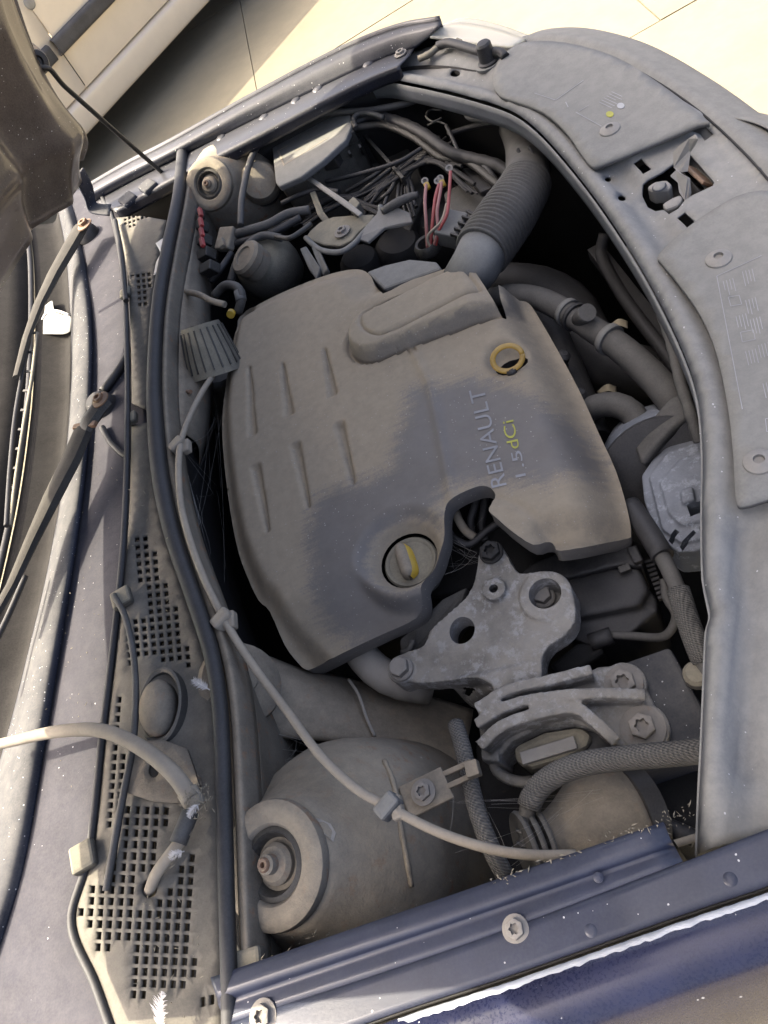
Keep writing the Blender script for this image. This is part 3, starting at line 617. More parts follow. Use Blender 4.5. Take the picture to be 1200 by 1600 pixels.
loft('grille_trim', [[P(u, v, -0.01) for u, v in lipp], [P(u, v, -0.03) + Vector((0.012, 0.0, 0)) for u, v in lipp], [P(u, v, -0.1) + Vector((0.018, 0, 0)) for u, v in lipp]], m_trim, bm_, nu=6)

# =================================================================== scuttle, windscreen, wipers
lip = [(150, 292), (164, 316), (176, 340), (193, 430), (199, 560), (199, 700), (193, 850), (178, 1000), (160, 1150), (140, 1330), (112, 1440), (150, 1540), (185, 1640)]
ribl = [(105, 300), (118, 340), (128, 385), (142, 480), (143, 600), (132, 750), (112, 900), (88, 1050), (64, 1200), (38, 1350), (6, 1460), (-30, 1560), (-60, 1650)]
wsb = [(92, 330), (102, 380), (108, 440), (112, 520), (112, 610), (100, 750), (76, 890), (48, 1010), (18, 1130), (-25, 1280), (-70, 1420), (-110, 1540), (-150, 1650)]
sc = thing('scuttle_panel', 'dusty blue painted scuttle strip beside the wiper arms, dappled with sun', 'scuttle', P(150, 900, -0.03))
mid = [((a[0] * 0.45 + b[0] * 0.55), (a[1] + b[1]) / 2) for a, b in zip(lip, ribl)]
loft('painted_sheet', [[P(u, v, 0.012) + Vector((0.012, 0, -0.028)) for u, v in lip], [P(u - 2, v, -0.005) for u, v in lip], us(mid, -0.003), us(ribl, -0.002)], m_scuttle, sc, nu=6, nv=4)
loft('rib', [us(ribl, -0.0015), [P((a[0] * 0.85 + b[0] * 0.15), (a[1] + b[1]) / 2, 0.008) for a, b in zip(ribl, wsb)], [P((a[0] + b[0]) / 2, (a[1] + b[1]) / 2, 0.010) for a, b in zip(ribl, wsb)], [P((a[0] * 0.2 + b[0] * 0.8), (a[1] + b[1]) / 2, 0.004) for a, b in zip(ribl, wsb)], us(wsb, -0.02)], m_bluedull, sc, nu=6, nv=4)
loft('gutter', [us(wsb, -0.0195), [P(u, v, -0.02) + Vector((-0.03, 0, -0.015)) for u, v in wsb], [P(u, v, -0.02) + Vector((-0.075, 0.0, 0.008)) for u, v in wsb]], m_gutter, sc, nu=6, nv=4)
tube('lip_strip', [(u, v, 0.014) for u, v in lip], 5, m_seal, sc, seg=10)
ws = thing('windscreen', 'strip of green tinted windscreen glass behind the wiper arm at the left edge', 'windscreen', P(40, 600, 0.0))
wb = [P(u, v, -0.02) + Vector((-0.08, 0.0, 0.012)) for u, v in wsb]
loft('frit_band', [wb, [p + Vector((-0.11, 0, 0.064)) for p in wb]], m_gutter, ws, nu=6, nv=3, solid=0.003)
loft('pane', [[p + Vector((-0.1105, 0, 0.0643)) for p in wb], [p + Vector((-0.25, 0, 0.15)) for p in wb], [p + Vector((-0.7, 0, 0.45)) for p in wb]], m_glass, ws, nu=6, nv=4, solid=0.004)
tube('lower_moulding', [p + Vector((0.001, 0, 0.002)) for p in wb], 0.005, m_rubber, ws)
db = loft('dashboard', [[p + Vector((-0.02, 0, -0.02)) for p in wb], [p + Vector((-0.35, 0, -0.0)) for p in wb], [p + Vector((-0.7, 0, -0.02)) for p in wb]], m_blackdusty, nu=4, nv=3)
tag(db, 'dark dashboard top under the windscreen glass at left edge', 'dashboard')
def arm(name, pts, wd, th, m, parent):
    """tapered flat arm along points with widths (px)"""
    q = [V(p) for p in pts]; vs = []; fs = []
    for i, p in enumerate(q):
        d = (q[min(i + 1, len(q) - 1)] - q[max(i - 1, 0)]).normalized(); s = d.cross(UP).normalized(); n = s.cross(d).normalized(); w_ = wd[i] * mpp(p) / 2; t = th[i]
        for a, b in ((-1, 0), (-0.8, 0.7), (-0.25, 1), (0.25, 1), (0.8, 0.7), (1, 0), (0.8, -0.3), (-0.8, -0.3)): vs.append(p + s * w_ * a + n * t * b)
    K = 8
    for i in range(len(q) - 1):
        for k in range(K): fs.append((i * K + k, i * K + (k + 1) % K, (i + 1) * K + (k + 1) % K, (i + 1) * K + k))
    fs.append(tuple(range(K))); fs.append(tuple(range((len(q) - 1) * K, len(q) * K)))
    return mk(name, vs, fs, m, parent, auto=28)
wp = thing('windscreen_wiper', 'long black wiper arm with rusty pivot nut in the foreground at left', 'wiper', P(155, 640, 0.0), 'windscreen wipers')
lathe('spindle_boss', (168, 642, -0.01), UP, [(0.024, 0), (0.022, 0.016), (0.017, 0.026), (0.013, 0.03)], m_rubber, wp, seg=24)
arm('arm_head', [(168, 628, 0.042), (156, 640, 0.044), (142, 660, 0.044), (134, 674, 0.04)], [26, 30, 30, 34], [0.008, 0.012, 0.012, 0.009], m_black, wp)
bolt((157, 625, 0.054), 9, m_rust, wp, washer=1.7, name='pivot_nut', h=0.008)
bar('hinge_pin', (116, 668, 0.047), (150, 662, 0.047), 0.008, 0.006, m_rust, wp)
arm('arm', [(133, 672, 0.04), (112, 722, 0.04), (84, 778, 0.04), (52, 845, 0.042), (20, 915, 0.045), (-20, 985, 0.05)], [38, 38, 34, 26, 20, 18], [0.01, 0.011, 0.011, 0.009, 0.007, 0.006], m_arm, wp)
tube('blade', [(40, 900, 0.024), (14, 960, 0.024), (-10, 1010, 0.026), (-40, 1080, 0.03)], 5, m_rubber, wp)
wp2 = thing('windscreen_wiper', 'shorter far wiper arm with corroded pivot below the bonnet edge', 'wiper', P(130, 360, 0.0), 'windscreen wipers')
lathe('spindle_boss', (140, 372, -0.005), UP, [(0.026, 0), (0.024, 0.014), (0.018, 0.024), (0.013, 0.028)], m_rubber, wp2, seg=24)
bolt((133, 352, 0.045), 8, m_rust, wp2, washer=1.6, name='pivot_nut', h=0.01)
arm('arm', [(128, 356, 0.036), (112, 385, 0.036), (86, 430, 0.036), (62, 478, 0.037), (42, 530, 0.038), (26, 590, 0.04)], [32, 32, 28, 22, 16, 12], [0.01, 0.011, 0.01, 0.008, 0.006, 0.005], m_arm, wp2)
bl = [(48, 520, 0.032), (36, 580, 0.031), (24, 650, 0.031), (16, 730, 0.032), (10, 822, 0.034)]
tube('blade', bl, 3.5, m_rubber, wp2)
tube('blade_frame', [(58, 520, 0.03), (50, 590, 0.03), (38, 660, 0.03), (26, 740, 0.03), (16, 822, 0.03)], 3, m_blackdusty, wp2)
for k in range(11):
    t = k / 10; bar('claw', (48 - 38 * t, 520 + 302 * t, 0.031), (58 - 42 * t, 520 + 302 * t, 0.03), 0.004, 0.002, m_black, wp2, bevel=0)
pp = thing('paper_scrap', 'torn white paper scrap stuck by the far wiper arm', 'paper', P(95, 510, -0.0))
loft('sheet', [[(70, 478, -0.020), (82, 470, -0.018), (84, 486, -0.014), (100, 492, -0.012)], [(64, 502, -0.020), (82, 500, -0.012), (95, 498, -0.011), (112, 496, -0.012)], [(62, 522, -0.020), (80, 522, -0.014), (100, 522, -0.014), (110, 518, -0.014)]], m_paper, pp, nu=5, nv=5, solid=0.0004)
tube('frayed_edge', [(66, 500, -0.018), (74, 488, -0.014), (90, 486, -0.011), (108, 492, -0.011)], 2, m_feather, pp)
lk = thing('wiper_linkage', 'dark curved wiper linkage rod passing under the near wiper pivot', 'linkage', P(180, 600, -0.02))
tube('link_rod', [(205, 545, -0.004), (190, 572, 0.002), (172, 598, 0.004), (160, 612, 0.006)], 7, m_rubber, lk)
tube('link_rod', [(160, 668, 0.004), (172, 690, 0.002), (188, 706, 0.0), (205, 716, -0.004)], 5, m_rubber, lk)

# =================================================================== cowl grille panels
seal_uv = [(286, 232), (280, 300), (262, 390), (247, 480), (241, 580), (243, 660), (252, 750), (272, 840), (302, 930), (330, 1020), (344, 1110), (350, 1250), (354, 1400), (358, 1540), (360, 1660)]
seal_w = [(P(u, v, 0.02).x, P(u, v, 0.02).y) for u, v in seal_uv]
def cowl_z(x, y):
    d = pdist(x, y, seal_w); return 0.0 + 0.014 * sm(0.03, 0.1, d) - 0.006 * sm(0.0, 0.03, 0.03 - d)
def lerp_side(side, a, b):
    return [p for p in smooth_loop(side, 4, closed=False) if a <= p[1] <= b]
lipi = [(u + 6, v) for u, v in lip]; seali = [(u - 12, v) for u, v in seal_uv]
def panel(a, b): return lerp_side(lipi, a, b) + lerp_side(seali, a, b)[::-1]
def gridholes(regions, u0, v0, du, dv, shu, shv, w_, h_, excl=()):
    out = []
    for i in range(-40, 60):
        for j in range(-60, 80):
            u = u0 + i * du + j * shu; v = v0 + j * dv + i * shv
            q = [(u, v), (u + w_, v + w_ * shv / du), (u + w_ + h_ * shu / dv, v + h_ + w_ * shv / du), (u + h_ * shu / dv, v + h_)]
            xs = np.array([p[0] for p in q]); ysn = np.array([p[1] for p in q])
            if any(inpoly(xs, ysn, r).all() for r in regions) and not any(inpoly(xs, ysn, r).any() for r in excl): out.append(q)
    return out
g1 = thing('cowl_grille', 'far half of the dusty black cowl vent panel with fine mesh', 'cowl panel', P(230, 400, 0.0), 'cowl vent panels')
h1 = gridholes([[(188, 344), (205, 326), (232, 303), (258, 286), (270, 282), (268, 320), (240, 335), (214, 352), (198, 360)]], 190, 290, 6.6, 6.4, 0.4, -2.2, 4.4, 4.3)
h1 += gridholes([[(202, 424), (215, 420), (238, 418), (240, 438), (234, 462), (230, 486), (214, 486), (208, 462)]], 203, 420, 8.6, 9.0, 0.6, -1.2, 5.6, 6.2)
sheet('vent_panel', panel(338, 648), cowl_z, 0.010, m_cowl, g1, holes=h1, solid=0.004)
g2 = thing('cowl_grille', 'near half of the dusty black cowl vent panel, wide square mesh', 'cowl panel', P(230, 1100, 0.0), 'cowl vent panels')
plug = circ(252, 1103, 38, 62, 28, rot=3)
tray = [(205, 1150), (260, 1158), (300, 1165), (318, 1240), (300, 1258), (200, 1255), (198, 1190)]
ca = [(208, 838), (232, 834), (243, 850), (258, 890), (276, 935), (292, 990), (306, 1050), (316, 1110), (322, 1200), (324, 1240), (306, 1235), (300, 1150), (292, 1060), (286, 1036), (215, 1036), (190, 1060), (186, 1020), (194, 965), (205, 940), (207, 890)]
h2 = gridholes([ca], 209, 838, 12.8, 12.7, 1.0, -1.4, 8.4, 9.2, [plug, tray, [(176, 915), (215, 915), (222, 960), (176, 960)]])
cl_ = [(180, 1100), (192, 1080), (200, 1130), (198, 1250), (172, 1250), (158, 1290), (158, 1300)]
h2 += gridholes([[(176, 1090), (190, 1075), (198, 1090), (196, 1250), (172, 1300), (156, 1296), (160, 1200), (170, 1140)]], 156, 1075, 13.5, 15, -1.2, -1.0, 8.4, 10.4, [tray])
cb = [(190, 1256), (290, 1262), (306, 1275), (306, 1380), (310, 1540), (190, 1572), (190, 1510), (150, 1500), (118, 1432), (130, 1385), (150, 1375), (160, 1330), (182, 1320)]
h2 += gridholes([cb], 118, 1256, 15.2, 18.0, -1.3, 0.5, 9.6, 12.4, [circ(232, 1388, 22, 20, 12), [(250, 1330), (290, 1250), (320, 1262), (262, 1372), (240, 1380)], [(186, 1480), (208, 1480), (190, 1520), (150, 1520)], [(112, 1310), (160, 1310), (160, 1372), (112, 1372)]])
h2 += gridholes([[(255, 1580), (338, 1548), (338, 1578), (262, 1600)]], 256, 1550, 14, 22, 0, -3.4, 9, 16)
sheet('vent_panel', panel(650, 1640), cowl_z, 0.010, m_cowl, g2, holes=h2 + [circ(232, 1388, 14, 15, 14)], solid=0.008)
# parts of the near half: oval plug, tray with a hole, clips
pc = PS(252, 1103, cowl_z)
ax1 = (PS(252, 1050, cowl_z) - PS(252, 1156, cowl_z)).normalized()
lathe('plug_well', pc - UP * 0.001, UP, [(0.0285, -0.012), (0.0285, 0.004), (0.0265, 0.0055), (0.0245, 0.004), (0.024, -0.010)], m_cowl, g2, hint=ax1, sx=1.45, sy=0.95)
lathe('oval_plug', PS(250, 1108, cowl_z) - UP * 0.006, UP, [(0.0215, 0), (0.0215, 0.012), (0.018, 0.019), (0.010, 0.022), (0.002, 0.0225)], m_tan, g2, hint=ax1, sx=1.4, sy=0.88, auto=None)
sheet('drain_tray', [(204, 1160), (255, 1156), (292, 1170), (312, 1230), (300, 1256), (240, 1252), (200, 1240), (198, 1195)], lambda x, y: cowl_z(x, y) + 0.006, 0.008, m_tan, g2, holes=[circ(240, 1203, 9, 12, 16)], solid=0.004)
for nm, u, v, w_ in (('clip', 196, 938, 0.024), ('clip', 138, 1340, 0.026)):
    box(nm, PS(u, v, cowl_z) + UP * 0.006, Vector((0.15, 0, 1)), (0.024, w_, 0.010), m_blackdusty, g2, 0.003, hint=Vector((1, 0.25, 0)))
box('clip', PS(210, 658, cowl_z) + UP * 0.006, UP, (0.018, 0.02, 0.01), m_blackdusty, g2, 0.003)
box('clip', PS(200, 462, cowl_z) + UP * 0.006, UP, (0.02, 0.022, 0.008), m_blackdusty, g1, 0.003)
for nm, u, v in (('fixing_bracket', 232, 292), ('fixing_bracket', 200, 312)):
    box(nm, P(u, v, 0.02), UP, (0.03, 0.04, 0.012), m_bluedull, g1, 0.004, hint=Vector((1, 0.5, 0)))
loft('crumpled_film', [[(243, 380, 0.02), (250, 395, 0.024), (244, 410, 0.02), (240, 430, 0.018)], [(255, 372, 0.018), (262, 388, 0.024), (258, 405, 0.02), (250, 425, 0.016)]], m_feather, g1, nu=6, nv=4, solid=0.0004)
# rubber seal
sl_ = tube('cowl_seal', [P(u, v, 0.018) for u, v in seal_uv], [9, 10, 10, 11, 12, 12, 13, 15, 16, 16, 15, 14, 14, 14, 14], m_seal, seg=14)
tag(sl_, 'long dark rubber seal curving down between cowl and engine bay', 'rubber seal')
# =================================================================== bulkhead
def seal_off(dx, z, k=0): return [P(u, v, 0.02) + Vector((dx, 0, z - 0.02)) for u, v in seal_uv]
bh = thing('bulkhead', 'dust coated bulkhead wall beneath the rubber seal', 'bulkhead', Vector((-0.05, 0, -0.6)))
loft('upper_flange', [seal_off(0.004, 0.010), seal_off(0.012, 0.013), seal_off(0.015, 0.006), seal_off(0.017, -0.015)], m_tan, bh, nu=5, nv=3)
def bhrow(dxs, z): return [P(u, v, 0.02) + Vector((d, 0, z - 0.02)) for (u, v), d in zip(seal_uv, dxs)]
def bhr(dxs, z, a, b): return bhrow(dxs, z)[a:b]
loft('far_wall', [seal_off(0.0165, -0.012)[0:6], bhr([.016, .016, .02, .034, .034, .018] + [.0] * 9, -0.05, 0, 6), bhr([.0, .0, .0, .014, .01, -.02] + [0] * 9, -0.1, 0, 6)], m_tan, bh, nu=5, nv=4)
loft('near_wall', [seal_off(0.0165, -0.012)[9:], bhr([0] * 9 + [.0, .006, .008, .004, .004, .004], -0.06, 9, 15), bhr([0] * 9 + [-.02, -.01, -.01, -.015, -.015, -.015], -0.14, 9, 15)], m_tan, bh, nu=5, nv=4)
loft('shade_painted_wall', [seal_off(0.0155, -0.014), bhrow([.0, .0, .0, .0, .0, .0] + [-.01] * 9, -0.06), bhrow([-.02] * 15, -0.14), bhrow([-.08] * 15, -0.3), bhrow([-.14] * 15, -0.62)], m_dark, bh, nu=5, nv=4)  # lower bulkhead wall, coloured black to stand for the shade down there
for (u, v, z) in ((287, 452, -0.02), (277, 528, -0.03)):
    lathe('grommet_plate', (u, v, z), Vector((0.85, -0.1, 0.5)), [(0.022, -0.004), (0.022, 0.002), (0.019, 0.004), (0.008, 0.0045)], m_strut, bh, seg=24)
for (u, v) in ((267, 586), (290, 611)):
    tube('stud', [(u - 10, v, -0.03), (u + 8, v + 1, -0.022)], 3.2, m_rust, bh)
lathe('blanking_disc', (378, 1066, -0.03), Vector((0.8, -0.1, 0.6)), [(0.045, -0.006), (0.043, 0.002), (0.03, 0.008), (0.014, 0.009), (0.013, 0.011), (0.002, 0.011)], m_tan, bh, seg=28, sy=1.0)
prism('side_plate', [(352, 1120, -0.02), (395, 1140, -0.03), (394, 1200, -0.035), (376, 1300, -0.035), (364, 1400, -0.03), (360, 1500, -0.02)], 0.003, m_tan, bh, 0.0008)
tube('pipe_stub', [(285, 455, -0.02), (310, 460, -0.01), (330, 470, -0.012), (352, 476, -0.02)], 5, m_strut, bh)
bx_ = thing('bracket_box', 'small black plastic box fixed beside the near end of the rubber seal', 'box', P(388, 1535, 0.0))
box('lid', P(390, 1540, 0.008), UP, (0.028, 0.05, 0.012), m_blackdusty, bx_, 0.003)
bolt((408, 1590, 0.006), 0.009, m_bolt, bx_)

# =================================================================== strut towers
def tower(label, pc_, bc_, s, grp='strut towers'):
    top = V(pc_); base = V(bc_); ax = (top - base).normalized()
    t = thing('strut_tower', label, 'strut tower', base - UP * 0.15, grp)
    dome = [(0.15, -0.42), (0.146, -0.3), (0.142, -0.2), (0.138, -0.15), (0.134, -0.128), (0.126, -0.108), (0.112, -0.078), (0.090, -0.048), (0.078, -0.032), (0.070, -0.018), (0.066, -0.012), (0.060, -0.008), (0.03, -0.008)]
    lathe('dome', top, ax, [(r * s, h * s) for r, h in dome], m_strut, t, seg=56, auto=None)
    mt = lathe('top_mount', top, ax, [(r * s, h * s) for r, h in [(0.05, -0.012), (0.062, -0.012), (0.0645, -0.004), (0.063, 0.004), (0.058, 0.0075), (0.050, 0.0085), (0.040, 0.007), (0.037, 0.003), (0.036, -0.012), (0.022, -0.016)]], m_strut, t, seg=44)
    lathe('rubber_ring', top, ax, [(r * s, h * s) for r, h in [(0.0365, -0.014), (0.0365, 0.001), (0.031, 0.0035), (0.027, -0.004), (0.024, -0.014)]], m_black, mt, seg=36)
    st = lathe('strut_nut', top, ax, [(r * s, h * s) for r, h in [(0.021, -0.02), (0.021, -0.002), (0.017, 0.003), (0.012, 0.004), (0.010, 0.005), (0.010, 0.015), (0.0075, 0.017), (0.005, 0.017), (0.0045, 0.008)]], m_strut, t, seg=28)
    lathe('stud', top + ax * 0.014 * s, ax, [(0.0072 * s, 0), (0.0075 * s, 0.004 * s), (0.006 * s, 0.0065 * s), (0.003 * s, 0.006 * s), (0.0025 * s, 0.001 * s)], m_rust, st, seg=16)
    return t, ax
nt_, nax = tower('large dusty strut tower with round mount near the bottom left', (428, 1350, 0.0), (578, 1334, -0.16), 0.8)
ft_, fax = tower('far strut tower with small round mount beside fuse box', (327, 288, 0.0), (415, 320, -0.17), 0.70)
from mathutils.bvhtree import BVHTree
def bvh(o): return BVHTree.FromPolygons([v.co + WL[o.name] for v in o.data.vertices], [p.vertices[:] for p in o.data.polygons])
def PB(u, v, b, lift=0.0):
    d = ray(u, v).normalized(); h = b.ray_cast(CAM, d)
    return None if h[0] is None else h[0] + (h[1] if h[1].dot(d) < 0 else -h[1]) * lift
dome = [c for c in nt_.children if c.name.startswith('dome')][0]; bd = bvh(dome)
sp_ = [PB(u, v, bd, 0.001) for u, v in ((600, 1190), (610, 1212), (618, 1240), (625, 1290), (634, 1340), (642, 1385))]
sp_ = [p for p in sp_ if p]
if len(sp_) > 2: tube('sealed_seam', sp_, 0.0026, m_strut, nt_, seg=8, prof=lambda s, t: 1 + 0.2 * math.sin(s * 420) * math.sin(s * 170))
def patch(name, pts, b, m, parent, th=0.0008):
    q = [PB(u, v, b, 0.0012) for u, v in pts]; q = [p for p in q if p]
    if len(q) > 3:
        c = sum(q, Vector()) / len(q); vs = [c] + q; mk(name, vs, [(0, i + 1, (i + 1) % len(q) + 1) for i in range(len(q))], m, parent, solid=0)
m_flake = mat('flaking_sealant', (0.36, 0.34, 0.3), (0.3, 0.27, 0.22), 0.6, 0.85, bump=0.5)
patch('flaking_paint', [(462, 1268), (480, 1276), (500, 1280), (516, 1288), (524, 1302), (520, 1316), (512, 1308), (498, 1296), (482, 1290), (470, 1288)], bd, m_flake, nt_)

CB = bvh(nfs)
def chip(name, u, v, pts, z, parent, m=None, th=0.0006):
    q = [PB(u + a, v + b, CB, 0.0008) for a, b in pts]; q = [p for p in q if p]
    return prism(name, q, th, m or m_white, parent, 0) if len(q) > 3 else None
def blob(r, n=14, jit=0.45, el=1): return [((r * el) * (1 + random.uniform(-jit, jit)) * math.cos(2 * math.pi * k / n), r * (1 + random.uniform(-jit, jit)) * math.sin(2 * math.pi * k / n)) for k in range(n)]
chip('paint_chip', 838, 1462, [(-6, -25), (-1, -18), (3, 0), (9, 12), (6, 18), (0, 14), (-5, 0)], 0.0236, nw)
chip('paint_chip', 800, 1474, blob(9, el=1.6), 0.0236, nw); chip('paint_chip', 826, 1428, [(-22, 8), (-8, -4), (6, -8), (4, -2), (-12, 8)], 0.0236, nw, m_steel)
for k in range(16):
    u = random.uniform(500, 1150); chip('paint_chip', u, 1520 - (u - 600) * 0.342 + random.uniform(0, 42), blob(random.uniform(1.2, 4)), 0.0236, nw)

bn = bvh(nsk); N1 = n_ + 1
vs = [(PB(p[0], p[1], bn, 0.0012) or P(*p)) for p in top] + [(PB(p[0], p[1] + 1, bn, 0.0012) or P(*p)) for p in bot]
mk('scraped_paint', vs, [(k, k + 1, N1 + k + 1, N1 + k) for k in range(n_)], m_white, nw, solid=0.0004)
# =================================================================== engine bay enclosure
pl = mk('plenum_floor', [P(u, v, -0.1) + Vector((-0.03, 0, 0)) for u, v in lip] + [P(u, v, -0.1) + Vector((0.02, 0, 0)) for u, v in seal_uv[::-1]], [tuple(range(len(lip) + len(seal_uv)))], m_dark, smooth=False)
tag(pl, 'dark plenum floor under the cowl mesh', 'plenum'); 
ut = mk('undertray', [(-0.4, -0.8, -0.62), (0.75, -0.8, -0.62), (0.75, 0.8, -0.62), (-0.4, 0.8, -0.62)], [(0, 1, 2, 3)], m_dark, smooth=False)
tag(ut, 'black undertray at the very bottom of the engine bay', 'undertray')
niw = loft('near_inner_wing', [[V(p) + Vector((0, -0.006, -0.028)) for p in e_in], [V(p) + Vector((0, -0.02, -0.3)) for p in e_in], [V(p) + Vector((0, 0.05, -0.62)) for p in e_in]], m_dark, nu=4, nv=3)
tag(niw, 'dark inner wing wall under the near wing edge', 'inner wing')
# radiator behind the front panel
rad = thing('radiator', 'dark radiator and fan shroud deep behind the front panel', 'radiator', Vector((0.6, 0, -0.62)))
fl = [Vector((x + 0.07, y, 0)) for x, y in inner_w[8:-2:4]]
loft('core', [[p + Vector((0.03, 0, -0.02)) for p in fl], [p + Vector((0.03, 0, -0.3)) for p in fl], [p + Vector((0.03, 0, -0.62)) for p in fl]], m_dark, rad, nu=3, nv=2)
tube('fan_shroud_rim', [(945, 365, -0.16), (940, 400, -0.18), (965, 450, -0.18), (1000, 500, -0.17), (1035, 545, -0.17), (1060, 580, -0.17)], 10, m_rubber, rad)
bar('shroud_strut', (930, 392, -0.2), (1042, 535, -0.2), 0.022, 0.02, m_rubber, rad)
for k in range(6):
    bar('fan_vane', (1040 + k * 2, 520 + 9 * k, -0.18), (1085, 528 + 14 * k, -0.2), 0.004, 0.02, m_rubber, rad, bevel=0.0005)
# =================================================================== engine block mass
eb = thing('engine_block', 'grimy dark engine block beneath the plastic cover', 'engine', Vector((0.2, 0, -0.62)))
prism('block', [(400, 560, -0.17), (560, 470, -0.17), (760, 500, -0.17), (850, 560, -0.17), (930, 740, -0.17), (900, 880, -0.17), (700, 930, -0.17), (520, 960, -0.17), (440, 900, -0.17)], 0.4, m_dark, eb, 0.01)
prism('gearbox', [(430, 380, -0.3), (600, 300, -0.3), (760, 350, -0.3), (800, 470, -0.3), (560, 520, -0.3), (420, 480, -0.3)], 0.3, m_dark, eb, 0.02)
for k, (u, v) in enumerate(((900, 560), (925, 620), (945, 690), (960, 750))):
    lathe('injector', (u - 25, v + 10, -0.16), Vector((0.5, -0.2, 1)), [(0.012, -0.05), (0.012, 0), (0.009, 0.004), (0.009, 0.02), (0.004, 0.024)], m_rubber, eb, seg=16)
bolt((768, 864, -0.085), 0.011, m_dark, eb, washer=1.2)

# =================================================================== engine cover
cov_uv = [(378, 489), (400, 477), (440, 457), (500, 433), (542, 422), (566, 422), (580, 432), (592, 448), (640, 424), (700, 400), (718, 397), (745, 428), (772, 468), (780, 472), (812, 470), (826, 474), (838, 490), (870, 545), (905, 610), (935, 676), (962, 735), (980, 795), (986, 834), (978, 842),
          (930, 851), (875, 860), (866, 852), (858, 845), (833, 851), (800, 830), (778, 811), (764, 798), (768, 787), (773, 772), (766, 762), (752, 759), (735, 764), (712, 775), (698, 788), (694, 812), (697, 850), (693, 882), (686, 905), (677, 932), (668, 950), (640, 972), (600, 990), (540, 1018), (492, 1043), (478, 1046), (466, 1036), (445, 1008), (422, 956), (404, 938), (386, 900), (372, 860), (360, 800), (350, 720), (347, 660), (352, 605), (360, 555), (369, 510)]
ZB = -0.055
W2 = lambda l, z=ZB: [(P(u, v, z).x, P(u, v, z).y) for u, v in l]
e_right = W2([(826, 474), (838, 490), (870, 545), (905, 610), (935, 676), (962, 735), (980, 795), (986, 834)], -0.09)
e_botr = W2([(986, 840), (930, 851), (875, 860)], -0.1)
e_bot = W2([(690, 925), (668, 950), (640, 972), (600, 990), (540, 1018), (485, 1045)], -0.1)
e_left = W2([(478, 1046), (445, 1008), (422, 956), (404, 938), (386, 900), (372, 860), (360, 800), (350, 720), (347, 660), (352, 605), (360, 555), (369, 510), (378, 489)], -0.075)
e_top = W2([(378, 489), (400, 477), (440, 457), (500, 433), (542, 422), (566, 422), (592, 448)], -0.075)
c0 = P(640, 535, ZB); c1 = P(708, 775, ZB - 0.005)
crease = W2([(628, 528), (650, 556), (671, 600), (684, 660), (697, 730), (706, 778)])
podA = P(580, 500, -0.03); podB = P(752, 424, -0.03); podd = (podB - podA); podd.z = 0; podL = podd.length; podd.normalize()
podn = Vector((-podd.y, podd.x, 0)); podR = 0.046
inset = W2(smooth_loop([(566, 478), (600, 460), (655, 432), (710, 404), (726, 418), (742, 437), (735, 443), (665, 479), (600, 511), (580, 514), (564, 506), (558, 492)], 3), -0.027)
cap_c = P(637, 873, -0.075); dip_c = P(793, 566, -0.07)
slot_px = [((389, 572), (394, 680), 1), ((441, 566), (452, 648), 1), ((507, 545), (521, 618), 1), ((399, 726), (419, 832), -1), ((461, 692), (482, 792), -1), ((530, 661), (553, 758), -1)]
slots_w = [(W2([a], ZB)[0], W2([b], ZB)[0], s) for a, b, s in slot_px]
def pod_s(x, y):
    t = (x - podA.x) * podd.x + (y - podA.y) * podd.y; n = (x - podA.x) * podn.x + (y - podA.y) * podn.y
    return np.hypot(np.minimum(t, 0), n), t
flapline = W2([(778, 790), (812, 800), (838, 818), (862, 848)], -0.08)
def cover_base(x, y):
    z = np.full(len(x), ZB)
    # crease and falling right-hand slope
    q = np.asarray(crease); s = (x - c0.x) * (c1.y - c0.y) - (y - c0.y) * (c1.x - c0.x); s = s / math.hypot(c1.x - c0.x, c1.y - c0.y)
    s = -s if ((e_right[3][0] - c0.x) * (c1.y - c0.y) - (e_right[3][1] - c0.y) * (c1.x - c0.x)) < 0 else s
    dc = pdist(x, y, crease); z = z + 0.0035 * np.exp(-(dc / 0.006) ** 2) - 0.07 * np.clip(s, 0, 1) * sm(0.0, 0.05, s)
    z = z - 0.045 * (1 - sm(0.0, 0.06, pdist(x, y, e_right))) ** 1.5 - 0.022 * (1 - sm(0, 0.03, pdist(x, y, e_botr)))
    z = z - 0.042 * (1 - sm(0.0, 0.075, pdist(x, y, e_bot))) - 0.02 * (1 - sm(0, 0.03, pdist(x, y, e_left)))
    z = z - 0.022 * (1 - sm(0.0, 0.05, pdist(x, y, e_top)))
    return z
